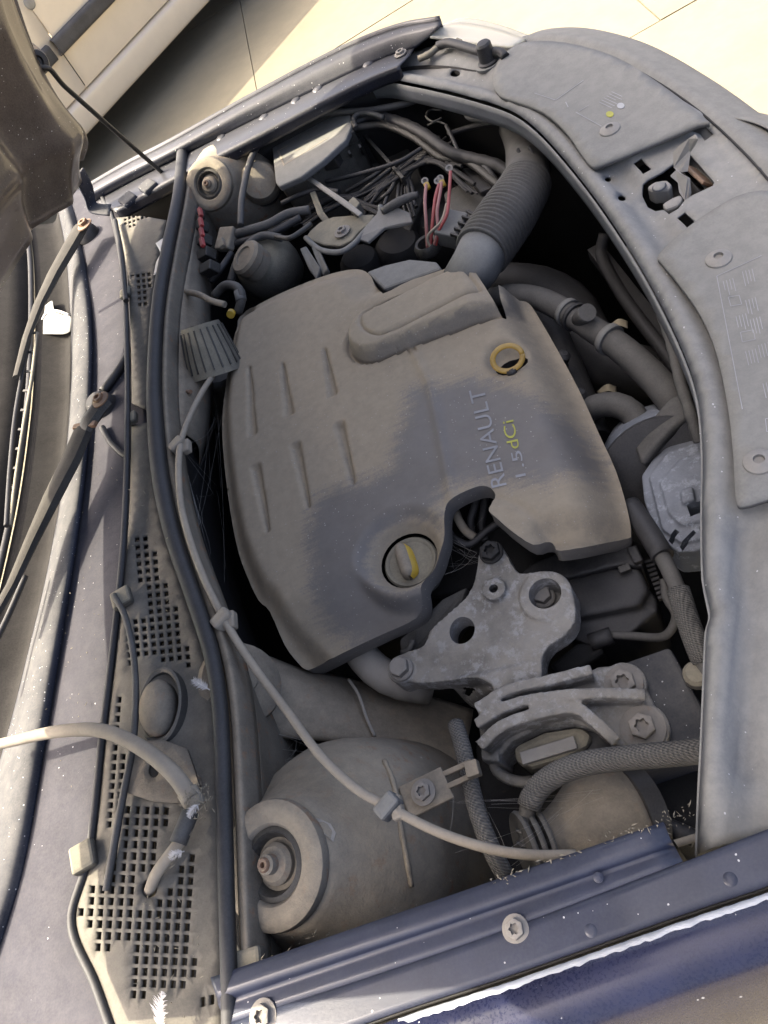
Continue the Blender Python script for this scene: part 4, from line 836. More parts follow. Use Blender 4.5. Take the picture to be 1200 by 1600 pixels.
def cover_z(x, y):
    x = np.asarray(x, float); y = np.asarray(y, float); z = cover_base(x, y)
    # intake pod
    r, t = pod_s(x, y); up_ = (1 - sm(podR * 0.80, podR * 1.0, r)) * (1 - sm(podL + 0.012, podL + 0.03, t))
    pz = -0.035 - 0.004 * (np.minimum(r, podR) / podR) ** 4 - 0.016 * sm(podL - 0.03, podL + 0.012, t)
    z = z * (1 - up_) + pz * up_ - 0.012 * np.exp(-((r - podR * 1.05) / 0.0026) ** 4) * (1 - sm(podL - 0.01, podL + 0.01, t))
    di = pdist(x, y, inset, True); z = z - 0.005 * np.exp(-(di / 0.0016) ** 2)
    # tapered slots
    for (a, b, s_) in slots_w:
        ab = np.array(b) - np.array(a); L = np.hypot(*ab); u = ((x - a[0]) * ab[0] + (y - a[1]) * ab[1]) / L ** 2; n = ((x - a[0]) * ab[1] - (y - a[1]) * ab[0]) / L
        wd = 0.0055 * (0.15 + 0.85 * (u if s_ > 0 else 1 - u)); inside = (u > 0) & (u < 1)
        z = z - np.where(inside, 0.008 * np.exp(-(n / np.maximum(wd, 5e-4)) ** 4), 0)
    # dish for the oil filler cap, raised lip
    rc = np.hypot(x - cap_c.x, y - cap_c.y)
    z = np.where(rc < 0.06, z * sm(0.046, 0.06, rc) + (1 - sm(0.046, 0.06, rc)) * (-0.066), z) + 0.004 * np.exp(-((rc - 0.051) / 0.006) ** 2)
    z = z - 0.014 * (1 - sm(0.031, 0.044, rc))
    # dipstick cup
    rd = np.hypot((x - dip_c.x) * 1.0, (y - dip_c.y - 0.004) * 0.85); z = z - 0.02 * (1 - sm(0.010, 0.029, rd))
    # stepped flap by the front corner
    df = pdist(x, y, flapline); z = z - 0.003 * np.exp(-(df / 0.004) ** 2)
    return z
# the wiped, less dusty areas
wipe_poly = np.array(W2([(640, 612), (662, 605), (700, 604), (740, 590), (770, 592), (800, 600), (850, 622), (905, 640), (935, 690), (940, 735), (880, 748), (850, 766), (775, 764), (706, 775), (694, 800), (700, 880), (690, 930), (640, 985), (580, 1005), (540, 1000), (500, 990), (486, 960), (488, 900), (480, 850), (488, 812), (500, 782), (530, 764), (580, 750), (612, 735), (618, 700), (630, 660)], -0.065))
def wipe_attr(x, y):
    ins = inpoly(x, y, wipe_poly); d = pdist(x, y, wipe_poly, True)
    v = 0.5 + np.where(ins, 1, -1) * np.clip(d / 0.045, 0, 0.6)
    rc = np.hypot(x - cap_c.x, y - cap_c.y); v = np.where(rc < 0.05, v * sm(0.03, 0.055, rc), v)
    return v
ec = thing('engine_cover', 'large dust covered grey plastic engine cover with half wiped lettering', 'engine cover', P(600, 720, -0.12))
caphole = [(cap_c.x + 0.0335 * math.cos(t), cap_c.y + 0.0335 * math.sin(t)) for t in [2 * math.pi * k / 28 for k in range(28)]]
diphole = [(dip_c.x + 0.003 + 0.02 * math.cos(t), dip_c.y - 0.004 + 0.017 * math.sin(t)) for t in [2 * math.pi * k / 16 for k in range(16)]]
fe = []
for a, b, s_ in slots_w:
    a = np.array(a); b = np.array(b); ab = (b - a); nn_ = np.array([ab[1], -ab[0]]) / np.hypot(*ab)
    for off in (-1, 0, 1):
        fe.append([tuple(a + ab * t + nn_ * off * 0.0042 * (0.2 + 0.8 * (t if s_ > 0 else 1 - t))) for t in np.linspace(0.02, 0.98, 24)])
for k_ in (0.80, 0.90, 1.0, 1.05, 1.1):
    pts_ = [podA + podd * (podL * 1.05 - t) + podn * (podR * k_) for t in np.linspace(0, podL * 1.05, 24)] + [podA + podn * (podR * k_ * math.cos(a)) - podd * (podR * k_ * math.sin(a)) for a in np.linspace(0.12, math.pi - 0.12, 22)] + [podA + podd * t - podn * (podR * k_) for t in np.linspace(0, podL * 1.05, 24)]
    fe.append([(p.x, p.y) for p in pts_])
ic = np.mean(inset, 0)
for k_ in (0.965, 1.0, 1.035): fe.append([tuple(ic + (np.array(p) - ic) * k_) for p in inset + inset[:1]])
for off in (-0.004, 0, 0.004): fe.append([(x + off, y) for x, y in crease])
def cov_pt(u, v):
    if 590 <= u <= 785 and v < 474: return P(u, v, -0.042)
    return PS(u, v, cover_base)
cov_w = [cov_pt(u, v) for u, v in smooth_loop(cov_uv, 3)]; cov_w = [(p.x, p.y) for p in cov_w]
shell = sheet('cover_shell', cov_w, cover_z, 0.0042, m_cover, ec, world=True, holes_world=[caphole, diphole], solid=0.0, attrf=wipe_attr, feat=fe)
# skirt below the rim of the shell
_zz = cover_z(np.array([p[0] for p in cov_w]), np.array([p[1] for p in cov_w])); ol = [Vector((p[0], p[1], z)) for p, z in zip(cov_w, _zz)]; n = len(ol); cc = sum(ol, Vector()) / n
sv = ol + [p + Vector((0, 0, -0.014)) + (cc - p).normalized() * 0.001 for p in ol] + [p + Vector((0, 0, -0.03)) + (cc - p).normalized() * 0.006 for p in ol]
mk('skirt', sv, [(k * n + i, k * n + (i + 1) % n, (k + 1) * n + (i + 1) % n, (k + 1) * n + i) for k in range(2) for i in range(n)], m_cover, ec)
bs_ = bvh(shell)
# lower ledge beside the pod (duller piece seen between cover and pod)
prism('intake_shoulder', [(572, 424, -0.075), (600, 414, -0.075), (640, 404, -0.072), (682, 408, -0.07), (690, 420, -0.07), (600, 452, -0.075)], 0.03, m_trim, ec, 0.004)
# lettering
def lettering(txt, start, end, hpx, m, flip=1):
    """text laid on the cover, running from start to end (photo positions)"""
    cu = bpy.data.curves.new('txt', 'FONT'); cu.body = txt; cu.size = 1; ob = bpy.data.objects.new('txt', cu); C.objects.link(ob)
    bpy.context.view_layer.update(); dg = bpy.context.evaluated_depsgraph_get(); me = ob.evaluated_get(dg).to_mesh()
    vs = [v.co.copy() for v in me.vertices]; fs = [tuple(p.vertices) for p in me.polygons]
    ob.evaluated_get(dg).to_mesh_clear(); bpy.data.objects.remove(ob); bpy.data.curves.remove(cu)
    x0 = min(v.x for v in vs); x1 = max(v.x for v in vs); h = max(v.y for v in vs)
    d = Vector((end[0] - start[0], end[1] - start[1])); nrm = Vector((d.y, -d.x)).normalized(); out = []
    for v in vs:
        t = (v.x - x0) / (x1 - x0); p = Vector(start) + d * t + nrm * (v.y / h * hpx); q = PB(p.x, p.y, bs_, 0.0008); out.append(q or P(p.x, p.y, -0.07))
    return out, fs
def letters(name, txt, start, end, hpx, m, label):
    vs, fs = lettering(txt, start, end, hpx, m); return mk(name, vs, fs, m, ec, smooth=False)
letters('lettering', 'RENAULT', (792, 758), (756, 606), 24, m_print, '')
letters('lettering', '1.5', (822, 744), (814, 704), 16, m_print, '')
letters('lettering', 'dCi', (812, 700), (802, 656), 18, m_printy, '')
# =================================================================== oil filler cap
oc = thing('oil_filler_cap', 'round dusty oil filler cap with worn yellow grip on engine cover', 'oil cap', Vector((cap_c.x, cap_c.y, -0.11)))
cz = Vector((cap_c.x, cap_c.y, -0.092)); capax = Vector((0.05, -0.06, 1)).normalized()
lathe('cap_disc', cz, capax, [(0.024, -0.03), (0.024, 0.0), (0.0305, 0.001), (0.031, 0.009), (0.029, 0.0115), (0.0265, 0.011), (0.025, 0.0095), (0.002, 0.0095)], m_blackdusty, oc, seg=44)
ga = PB(622, 846, bs_) or P(622, 846, -0.075)
g0 = P(624, 850, -0.074); g1_ = P(640, 900, -0.074); gd = (g1_ - g0).normalized(); gs = gd.cross(UP).normalized()
def grip(name, off0, off1, m, hh, zoff=0.0):
    vs = []; fs = []; K = 16
    for i in range(K + 1):
        t = i / K; p = g0.lerp(g1_, t); e = math.sqrt(max(0.0, 1 - (abs(2 * t - 1)) ** 4)) * 0.9 + 0.1
        p.z = cz.z + 0.009
        for k in range(9):
            a = off0 + (off1 - off0) * k / 8; r = 0.0105 * e
            groove = 0.94 if 11 <= i <= 13 and i % 1 == 0 and (i == 11 or i == 13) else 1
            vs.append(p + gs * (r * math.cos(a)) + UP * (0.018 * math.sin(a) * (0.55 + 0.45 * e) * groove + zoff))
    for i in range(K):
        for k in range(8): fs.append((i * 9 + k, i * 9 + k + 1, (i + 1) * 9 + k + 1, (i + 1) * 9 + k))
    return mk(name, vs, fs, m, oc)
gsd = 1 if gs.dot(P(660, 875, -0.07) - P(636, 875, -0.07)) > 0 else -1
if gsd > 0: grip('grip', math.radians(48), math.pi, m_tan, 0); grip('worn_yellow_side', 0, math.radians(48), m_yellow, 0)
else: grip('grip', 0, math.radians(132), m_tan, 0); grip('worn_yellow_side', math.radians(132), math.pi, m_yellow, 0)
# =================================================================== dipstick
dk = thing('dipstick', 'yellow ring dipstick handle in a recess of the engine cover', 'dipstick', Vector((dip_c.x, dip_c.y, -0.1)))
rcn = P(793, 560, -0.05); e1 = (P(812, 556, -0.058) - P(776, 568, -0.058)).normalized(); e2 = Vector((-0.15, 0.62, 0.77)).normalized(); e2 = (e2 - e1 * e2.dot(e1)).normalized()
ring = [rcn + e1 * (0.0175 * math.cos(a)) + e2 * (0.0145 * math.sin(a)) for a in [2 * math.pi * k / 24 for k in range(25)]]
tube('ring_handle', ring, 0.0032, m_yellowdust, dk, seg=10, step=0.003)
tube('stem', [rcn - e2 * 0.0125, rcn - e2 * 0.02 + Vector((0.002, -0.004, -0.01)), rcn + Vector((0.003, -0.012, -0.06))], 0.004, m_black, dk, seg=10)
tube('collar', [rcn - e2 * 0.014, rcn - e2 * 0.019], 0.0065, m_rubber, dk, seg=14)

# =================================================================== engine mount, upper bracket
def cast(name, parts, m, parent, vox=0.0022, smooth_it=6):
    """merge several closed shapes into one cast body"""
    bm = bmesh.new()
    for vs, fs in parts:
        nv = [bm.verts.new(v) for v in vs]
        for f in fs:
            try: bm.faces.new([nv[i] for i in f])
            except ValueError: pass
    me = bpy.data.meshes.new(name); bm.normal_update(); bmesh.ops.recalc_face_normals(bm, faces=bm.faces); 
    c = sum((v.co for v in bm.verts), Vector()) / len(bm.verts); c.z = min(v.co.z for v in bm.verts)
    for v in bm.verts: v.co -= c
    bm.to_mesh(me); bm.free(); me.materials.append(m)
    o = bpy.data.objects.new(name, me); link(o, parent, c)
    r = o.modifiers.new('r', 'REMESH'); r.mode = 'VOXEL'; r.voxel_size = vox; r.use_smooth_shade = True
    sm_ = o.modifiers.new('sm', 'SMOOTH'); sm_.factor = 0.5; sm_.iterations = smooth_it
    bpy.context.view_layer.update(); dg = bpy.context.evaluated_depsgraph_get(); ev = bpy.data.meshes.new_from_object(o.evaluated_get(dg))
    o.modifiers.clear(); o.data = ev; ev.materials.clear(); ev.materials.append(m); ev.polygons.foreach_set('use_smooth', [True] * len(ev.polygons)); return o
def s_prism(out, depth, dirn=Vector((0, 0, -1))):
    top = [V(p) for p in out]; n = len(top); vs = top + [p + dirn * depth for p in top]
    return vs, [tuple(range(n)), tuple(range(2 * n - 1, n - 1, -1))] + [(i, i + n, (i + 1) % n + n, (i + 1) % n) for i in range(n)]
def s_ring(c, ax, ro, ri, h0, h1, seg=24):
    c = V(c); x, y, z = basis(ax); vs = []; fs = []
    for r, h in ((ro, h0), (ro, h1), (ri, h1), (ri, h0)):
        for k in range(seg): a = 2 * math.pi * k / seg; vs.append(c + x * r * math.cos(a) + y * r * math.sin(a) + z * h)
    for i in range(4):
        for k in range(seg): fs.append((i * seg + k, i * seg + (k + 1) % seg, ((i + 1) % 4) * seg + (k + 1) % seg, ((i + 1) % 4) * seg + k))
    return vs, fs
def s_disc(c, ax, r, h0, h1, seg=20):
    c = V(c); x, y, z = basis(ax); vs = []
    for h in (h0, h1):
        for k in range(seg): a = 2 * math.pi * k / seg; vs.append(c + x * r * math.cos(a) + y * r * math.sin(a) + z * h)
    return vs, [tuple(range(seg)), tuple(range(2 * seg - 1, seg - 1, -1))] + [(k, (k + 1) % seg, (k + 1) % seg + seg, k + seg) for k in range(seg)]
def s_bar(a, b, w_, t, up=UP):
    a = V(a); b = V(b); d = (b - a).normalized(); s = d.cross(up).normalized(); n = s.cross(d)
    vs = [p + s * (i * w_ / 2) + n * (j * t / 2) for p in (a, b) for i, j in ((-1, -1), (1, -1), (1, 1), (-1, 1))]
    return vs, [(0, 1, 2, 3), (7, 6, 5, 4), (0, 4, 5, 1), (1, 5, 6, 2), (2, 6, 7, 3), (3, 7, 4, 0)]
def ring_prism(out, hole, depth):
    """prism with one hole: quads bridged between outline and hole rings of equal count"""
    n = len(out); t = [V(p) for p in out] + [V(p) for p in hole]; dn = [p - UP * depth for p in t]; vs = t + dn; N = 2 * n; fs = []
    for i in range(n):
        j = (i + 1) % n; fs += [(i, j, n + j, n + i), (N + i, N + n + i, N + n + j, N + j), (i, N + i, N + j, j), (n + i, n + j, N + n + j, N + n + i)]
    return vs, fs
em = thing('engine_mount_bracket', 'pale corroded cast aluminium engine bracket with three arms beside oil cap', 'engine mount', P(770, 980, -0.2))
ZM = -0.092
main = smooth_loop([(747, 872), (756, 856), (772, 851), (788, 860), (799, 880), (812, 895), (838, 893), (866, 893), (888, 912), (898, 940), (898, 970), (882, 992), (858, 1008), (846, 1030), (846, 1062), (826, 1078), (796, 1082), (772, 1072), (744, 1058), (708, 1062), (676, 1066), (645, 1066), (620, 1058), (618, 1030), (640, 1016), (662, 1008), (672, 984), (700, 958), (730, 930), (742, 902)], 2)
def mz(u, v): return ZM - 0.00022 * max(0, 740 - u) - 0.00012 * max(0, v - 1000)
parts = [s_prism([(u, v, mz(u, v)) for u, v in main], 0.026)]
parts += [s_disc((628, 1046, mz(628, 1046)), UP, 0.016, -0.03, 0.004), s_disc((852, 930, ZM), UP, 0.027, -0.04, 0.0015), s_disc((773, 922, ZM), UP, 0.0125, -0.02, 0.004), s_disc((768, 866, ZM), UP, 0.014, -0.03, 0.002)]
parts += [s_bar((772, 1068, ZM - 0.012), (790, 1096, ZM - 0.04), 0.006, 0.03), s_bar((806, 1070, ZM - 0.012), (800, 1098, ZM - 0.04), 0.006, 0.03), s_bar((838, 1060, ZM - 0.012), (842, 1092, ZM - 0.04), 0.008, 0.03)]
parts += [s_prism([(690, 1056, ZM - 0.02), (745, 1050, ZM - 0.02), (775, 1072, ZM - 0.02), (762, 1110, ZM - 0.07), (728, 1098, ZM - 0.07)], 0.02)]
mb = cast('casting', parts, m_alu, em, vox=0.0018, smooth_it=3)
def boolcut(o, cyls):
    """drill round holes through a cast body"""
    cut_me = bpy.data.meshes.new('cut'); bm = bmesh.new()
    for (c, r, h0, h1) in cyls:
        vs, fs = s_disc(c, UP, r, h0, h1, 24); nv = [bm.verts.new(v) for v in vs]
        for f in fs: bm.faces.new([nv[i] for i in f])
    bmesh.ops.recalc_face_normals(bm, faces=bm.faces); bm.to_mesh(cut_me); bm.free()
    co = bpy.data.objects.new('cut', cut_me); C.objects.link(co)
    bo = o.modifiers.new('b', 'BOOLEAN'); bo.object = co; bo.operation = 'DIFFERENCE'; bo.solver = 'EXACT'
    bpy.context.view_layer.update(); dg = bpy.context.evaluated_depsgraph_get(); ev = bpy.data.meshes.new_from_object(o.evaluated_get(dg))
    mm = o.data.materials[0]; o.modifiers.clear(); o.data = ev; ev.materials.clear(); ev.materials.append(mm)
    ev.polygons.foreach_set('use_smooth', [True] * len(ev.polygons)); fix_sharp(ev, 40); bpy.data.objects.remove(co)
boolcut(mb, [((718, 981, mz(718, 981)), 0.0145, -0.08, 0.05), ((773, 922, ZM), 0.0048, -0.08, 0.05), ((852, 928, ZM), 0.0165, -0.034, 0.05)])
bolt((628, 1046, mz(628, 1046) + 0.004), 0.011, m_bolt, em, torx=False, washer=1.25, h=0.012)
bolt((850, 934, ZM - 0.03), 0.0095, m_bolt, em, torx=False, washer=1.3, h=0.012)
# =================================================================== engine mount, lower bracket on the chassis rail
rail = thing('chassis_rail', 'flat dark navy chassis plate carrying the lower engine mount', 'chassis rail', P(1000, 1100, -0.3))
prism('plate', [(900, 1085, -0.135), (945, 1045, -0.135), (1046, 1010, -0.135), (1058, 1030, -0.135), (1100, 1110, -0.135), (1110, 1168, -0.135), (1000, 1205, -0.135), (900, 1240, -0.135), (860, 1220, -0.135)], 0.12, m_bluedull, rail, 0.004)
prism('inner_step', [(740, 1150, -0.2), (900, 1100, -0.2), (1110, 1150, -0.2), (1110, 1290, -0.2), (800, 1380, -0.2), (745, 1300, -0.2)], 0.2, m_dark, rail, 0.01)
lm = thing('lower_engine_mount', 'cast lower engine mount with two ribs and rubber block, bolted down twice', 'engine mount', P(880, 1120, -0.2))
ZL = -0.108
body = [(746, 1112, ZL), (752, 1098, ZL), (775, 1082, ZL), (805, 1070, ZL), (860, 1062, ZL), (905, 1056, ZL), (935, 1042, ZL - 0.01), (962, 1040, -0.122), (995, 1048, -0.126), (1010, 1075, -0.126), (1022, 1100, -0.127), (1040, 1135, -0.127), (1040, 1160, -0.127), (1020, 1172, -0.127), (985, 1170, -0.125), (950, 1160, -0.12), (925, 1138, ZL - 0.006), (890, 1128, ZL), (840, 1138, ZL), (800, 1158, ZL), (775, 1190, ZL - 0.01), (756, 1186, ZL - 0.01), (750, 1150, ZL)]
parts = [s_prism([(u, v, z - (0.007 if u < 950 else 0.0)) for u, v, z in body], 0.045)]
def arcpts(l): return cr([V(p) for p in l], 6)
for l, w_ in (([(752, 1112, ZL + 0.001), (800, 1084, ZL + 0.004), (860, 1070, ZL + 0.004), (925, 1054, ZL)], 0.010), ([(752, 1136, ZL + 0.001), (800, 1108, ZL + 0.004), (870, 1094, ZL + 0.004), (940, 1090, ZL), (1000, 1092, -0.122)], 0.010), ([(758, 1170, ZL + 0.001), (790, 1140, ZL + 0.004), (840, 1122, ZL + 0.004), (900, 1112, ZL), (930, 1130, ZL - 0.002), (960, 1158, -0.118)], 0.011)):
    q = arcpts(l)
    for a, b in zip(q, q[1:]): parts.append(s_bar(a, b + (b - a) * 0.15, w_, 0.03))
parts += [s_disc((975, 1070, -0.126), UP, 0.021, -0.01, 0.004), s_disc((1005, 1138, -0.127), UP, 0.023, -0.01, 0.004), s_prism([(748, 1105, ZL), (770, 1085, ZL), (780, 1190, ZL - 0.01), (752, 1188, ZL - 0.01)], 0.05)]
cast('casting', parts, m_alu, lm, vox=0.0017, smooth_it=3)
bolt((975, 1069, -0.121), 0.0115, m_bolt, lm, h=0.011, washer=1.55); bolt((1005, 1138, -0.122), 0.0115, m_bolt, lm, h=0.011, washer=1.75)
prism('rubber_block', [(800, 1166, -0.125), (850, 1142, -0.125), (905, 1134, -0.125), (925, 1146, -0.125), (918, 1166, -0.125), (880, 1186, -0.125), (830, 1200, -0.125), (805, 1192, -0.125)], 0.05, m_blackdusty, lm, 0.006)
bar('steel_insert', (815, 1186, -0.123), (900, 1160, -0.123), 0.012, 0.006, m_steel, lm)
tube('mount_shell', [(768, 1180, -0.13), (780, 1208, -0.145), (820, 1222, -0.155), (880, 1206, -0.15), (925, 1175, -0.14)], 9, m_alu, lm)

# =================================================================== engine bay furniture
def hose(name, label, ctrl, r, m, cat='hose', group=None, parts=(), **k):
    t = thing(name, label, cat, V(ctrl[0]) - UP * 0.02, group); tube('hose_body', ctrl, r, m, t, **k); 
    for (nm, a, b, rr, mm) in parts: tube(nm, [a, b], rr, mm, t)
    return t
def wire(name, label, ctrl, r, m, cat='cable', group=None, **k):
    o = tube(name, ctrl, r, m, **k); return tag(o, label, cat, group)
# ---- fuse box
fb = thing('fuse_box', 'black fuse box with dusty lid under the far wing edge', 'fuse box', P(480, 240, -0.15))
lid = [(424, 222, -0.03), (437, 212, -0.03), (470, 196, -0.03), (538, 170, -0.03), (547, 175, -0.03), (549, 196, -0.03), (540, 218, -0.03), (505, 250, -0.03), (470, 276, -0.03), (436, 291, -0.03), (430, 284, -0.03)]
prism('lid', lid, 0.012, m_trim, fb, 0.003)
lid2 = [P(u, v, -0.043) for u, v, z in lid]; cl2 = sum(lid2, Vector()) / len(lid2)
prism('body', [cl2 + (p - cl2) * 0.96 for p in lid2], 0.14, m_blackdusty, fb, 0.004)
printed('raised_frame', fr((434, 236), (10, 24), (0, 0))[:1] + [((434, 236), (450, 228)), ((444, 258), (512, 216)), ((444, 258), (436, 236)), ((476, 222), (500, 210)), ((462, 236), (470, 232))], flat(-0.0299), m_cable, fb, 1.6)
for k in range(5):
    bar('side_rib', (498 + 16 * k, 268 - 10 * k, -0.055), (506 + 16 * k, 282 - 9 * k, -0.12), 0.004, 0.006, m_black, fb, bevel=0.0005)
box('latch_clip', P(518, 250, -0.05), UP, (0.03, 0.02, 0.025), m_black, fb, 0.002, hint=Vector((0.8, -0.5, 0)))
box('latch_clip', P(548, 214, -0.045), UP, (0.02, 0.015, 0.02), m_black, fb, 0.002)
# ---- battery tray side with ribs
bt = thing('battery_tray', 'dark ribbed battery tray beneath the cables beside fuse box', 'battery tray', P(600, 280, -0.25))
prism('tray', [(500, 280, -0.14), (560, 215, -0.13), (620, 205, -0.13), (650, 250, -0.14), (665, 300, -0.15), (640, 360, -0.15), (540, 330, -0.15)], 0.1, m_black, bt, 0.004)
for k in range(4):
    bar('tray_rib', (525 + 28 * k, 292 - 14 * k, -0.137), (560 + 22 * k, 326 - 14 * k, -0.142), 0.004, 0.008, m_rubber, bt, bevel=0.0005)
bar('tray_wall', (556, 205, -0.11), (640, 300, -0.12), 0.006, 0.06, m_black, bt)
# ---- battery clamp bracket
bc = thing('battery_clamp', 'dusty metal battery clamp bracket with bolt, among the wiring', 'bracket', P(540, 350, -0.12))
prism('strip', [(469, 272, -0.05), (474, 268, -0.05), (540, 312, -0.055), (566, 332, -0.06), (560, 337, -0.06), (530, 316, -0.055)], 0.004, m_steel, bc, 0.0008)
plate = [(476, 372, -0.075), (484, 360, -0.075), (500, 346, -0.075), (520, 338, -0.075), (545, 336, -0.075), (585, 334, -0.075), (580, 346, -0.075), (560, 362, -0.075), (548, 376, -0.075), (530, 384, -0.075), (505, 382, -0.075)]
prism('plate', plate, 0.012, m_blackdusty, bc, 0.003)
tube('plate_rim', [(478, 372, -0.074), (500, 390, -0.074), (530, 394, -0.074), (552, 382, -0.074), (570, 362, -0.072), (592, 338, -0.07), (595, 322, -0.066)], 4.5, m_trim, bc)
bolt((535, 362, -0.072), 8, m_bolt, bc, washer=1.7)
prism('flange', [(556, 372, -0.07), (572, 352, -0.066), (592, 330, -0.06), (622, 324, -0.062), (640, 332, -0.07), (644, 346, -0.075), (622, 352, -0.075), (600, 356, -0.072), (575, 378, -0.078)], 0.005, m_steel, bc, 0.001)
prism('foot', [(482, 296, -0.06), (490, 292, -0.06), (505, 330, -0.075), (516, 344, -0.08), (508, 350, -0.08), (496, 336, -0.075)], 0.006, m_blackdusty, bc, 0.001)
tube('terminal_cable', [(598, 330, -0.06), (618, 318, -0.055), (640, 308, -0.055), (654, 304, -0.056)], [6, 7, 7, 5], m_hose, bc)
prism('cross_tie', [(540, 318, -0.058), (552, 306, -0.058), (562, 316, -0.058), (552, 330, -0.06)], 0.02, m_blackdusty, bc, 0.002)
# ---- red battery leads
for k, (pts, mm, lab) in enumerate((
    ([(668, 388, -0.09), (666, 350, -0.06), (664, 315, -0.045), (666, 288, -0.04)], m_pinkwire, 'faded red battery lead standing at left of the bundle'),
    ([(672, 390, -0.09), (676, 345, -0.06), (680, 310, -0.045), (686, 288, -0.04)], m_red, 'bright red battery lead in the middle of the bundle'),
    ([(676, 390, -0.09), (684, 360, -0.065), (683, 330, -0.05), (688, 300, -0.043), (690, 284, -0.04)], m_pinkwire, 'pale red battery lead behind the brightest one in the bundle'),
    ([(680, 388, -0.09), (686, 360, -0.065), (698, 335, -0.05), (702, 300, -0.04), (704, 268, -0.034)], m_red, 'thin red battery lead reaching highest to a ring terminal'))):
    t = thing('battery_lead', lab, 'wire', V(pts[0]) - UP * 0.01, 'red battery leads'); tube('wire', pts, 2.6, mm, t, seg=8)
    e = V(pts[-1])
    lathe('ring_terminal', e + Vector((0, 0.006, 0.002)), Vector((0.1, -0.5, 1)), [(0.0028, 0), (0.0055, 0), (0.0055, 0.0014), (0.0028, 0.0014), (0.0028, 0)], m_bolt, t, seg=16)
    if k in (0, 2): tube('crimp', [e - Vector((0, 0.004, 0.006)), e + Vector((0, 0.003, 0.0))], 0.0045, m_yellow, t, seg=10)
wire('earth_wire', 'brown earth wire rising beside the red leads', [(676, 392, -0.09), (668, 370, -0.07), (690, 345, -0.055), (698, 318, -0.05)], 2.2, m_cable, 'wire')
lathe_t = thing('cable_grommet', 'black cable grommet holding the red leads', 'grommet', P(672, 395, -0.12))
lathe('ring', (672, 394, -0.1), UP, [(0.016, 0), (0.02, 0.004), (0.02, 0.014), (0.016, 0.02), (0.013, 0.018), (0.012, 0.004)], m_black, lathe_t, seg=22)
cn = thing('connector_block', 'grey ribbed electrical connector beside the corrugated duct', 'connector', P(712, 360, -0.12))
box('housing', P(706, 358, -0.08), Vector((0.2, -0.3, 1)), (0.036, 0.045, 0.03), m_trim, cn, 0.003, hint=Vector((0.7, -0.6, 0)))
for k in range(4): bar('rib', (704 + 6 * k, 366 - 9 * k, -0.066), (722 + 6 * k, 372 - 9 * k, -0.07), 0.003, 0.006, m_black, cn, bevel=0.0005)
# ---- air intake duct
ad_ = thing('air_intake_duct', 'thick corrugated grey air intake duct curving from cover to front panel', 'air duct', P(780, 340, -0.15))
tube('corrugated_section', [(752, 395, -0.055), (775, 362, -0.06), (797, 330, -0.066), (817, 298, -0.075), (822, 285, -0.078)], [43, 44, 43, 40, 38], m_hose, ad_, seg=28, step=0.0012, prof=lambda s, t: 1 + 0.055 * math.sin(s * 2 * math.pi / 0.0078))
tube('elbow', [(820, 290, -0.077), (824, 268, -0.085), (820, 240, -0.095), (812, 214, -0.105), (800, 190, -0.12), (785, 165, -0.14)], [37, 33, 28, 26, 25, 24], m_hose, ad_, seg=24)
tube('cuff', [(722, 446, -0.066), (738, 424, -0.058), (750, 402, -0.054), (757, 388, -0.056)], [36, 38, 40, 40], m_trim, ad_, seg=28)
for (u, v) in ((805, 262), (812, 240), (832, 262), (830, 236)): box('moulded_lug', P(u, v, -0.055), Vector((0.3, -0.5, 1)), (0.004, 0.016, 0.006), m_rubber, ad_, 0.001)
# ---- brake fluid reservoir
br = thing('fluid_reservoir', 'round dusty fluid reservoir with screw cap behind engine cover', 'reservoir', P(410, 420, -0.16))
lathe('tank', P(415, 412, -0.1), Vector((-0.1, -0.1, 1)), [(0.03, -0.05), (0.05, -0.045), (0.056, -0.02), (0.056, 0.0), (0.05, 0.02), (0.035, 0.033), (0.015, 0.038)], m_blackdusty, br, seg=36, auto=None)
lathe('screw_cap', P(394, 409, -0.06), Vector((-0.3, -0.1, 1)), [(0.029, -0.016), (0.029, 0.0), (0.031, 0.002), (0.031, 0.014), (0.027, 0.019), (0.017, 0.02), (0.016, 0.017), (0.005, 0.0175)], m_tan, br, seg=30)
prism('support_strap', [(468, 388, -0.07), (478, 384, -0.07), (500, 418, -0.08), (494, 436, -0.09), (482, 420, -0.085)], 0.01, m_trim, br, 0.002)
prism('support_strap', [(486, 386, -0.07), (496, 384, -0.07), (512, 420, -0.08), (504, 430, -0.09)], 0.01, m_trim, br, 0.002)
# ---- round clamp drum next to far tower
dr = thing('vacuum_drum', 'dusty metal drum with dark band next to the far strut tower', 'drum', P(405, 290, -0.15))
lathe('drum', P(408, 290, -0.06), Vector((0.2, -0.75, 0.6)), [(0.03, -0.05), (0.034, -0.045), (0.036, 0.0), (0.036, 0.03), (0.03, 0.04), (0.01, 0.043)], m_strut, dr, seg=32)
lathe('band', P(408, 290, -0.06), Vector((0.2, -0.75, 0.6)), [(0.0362, 0.0), (0.0375, 0.001), (0.0375, 0.009), (0.0362, 0.010)], m_black, dr, seg=32)
# ---- relay strip with red levers
rl_ = thing('relay_strip', 'black relay strip with red tabs beside far strut tower', 'relay', P(318, 370, -0.1))
for k in range(5):
    t = k / 4; u, v = 306 + 22 * t, 336 + 84 * t
    box('relay', P(u, v, -0.02 - 0.02 * t), Vector((-0.4, -0.2, 1)), (0.03, 0.018, 0.022), m_black, rl_, 0.002, hint=Vector((0.9, -0.5, 0.3)))
    if k < 4: box('red_tab', P(313 + 4 * t, 332 + 62 * t, -0.008 - 0.01 * t), Vector((-0.4, -0.2, 1)), (0.007, 0.02, 0.007), m_red, rl_, 0.001)
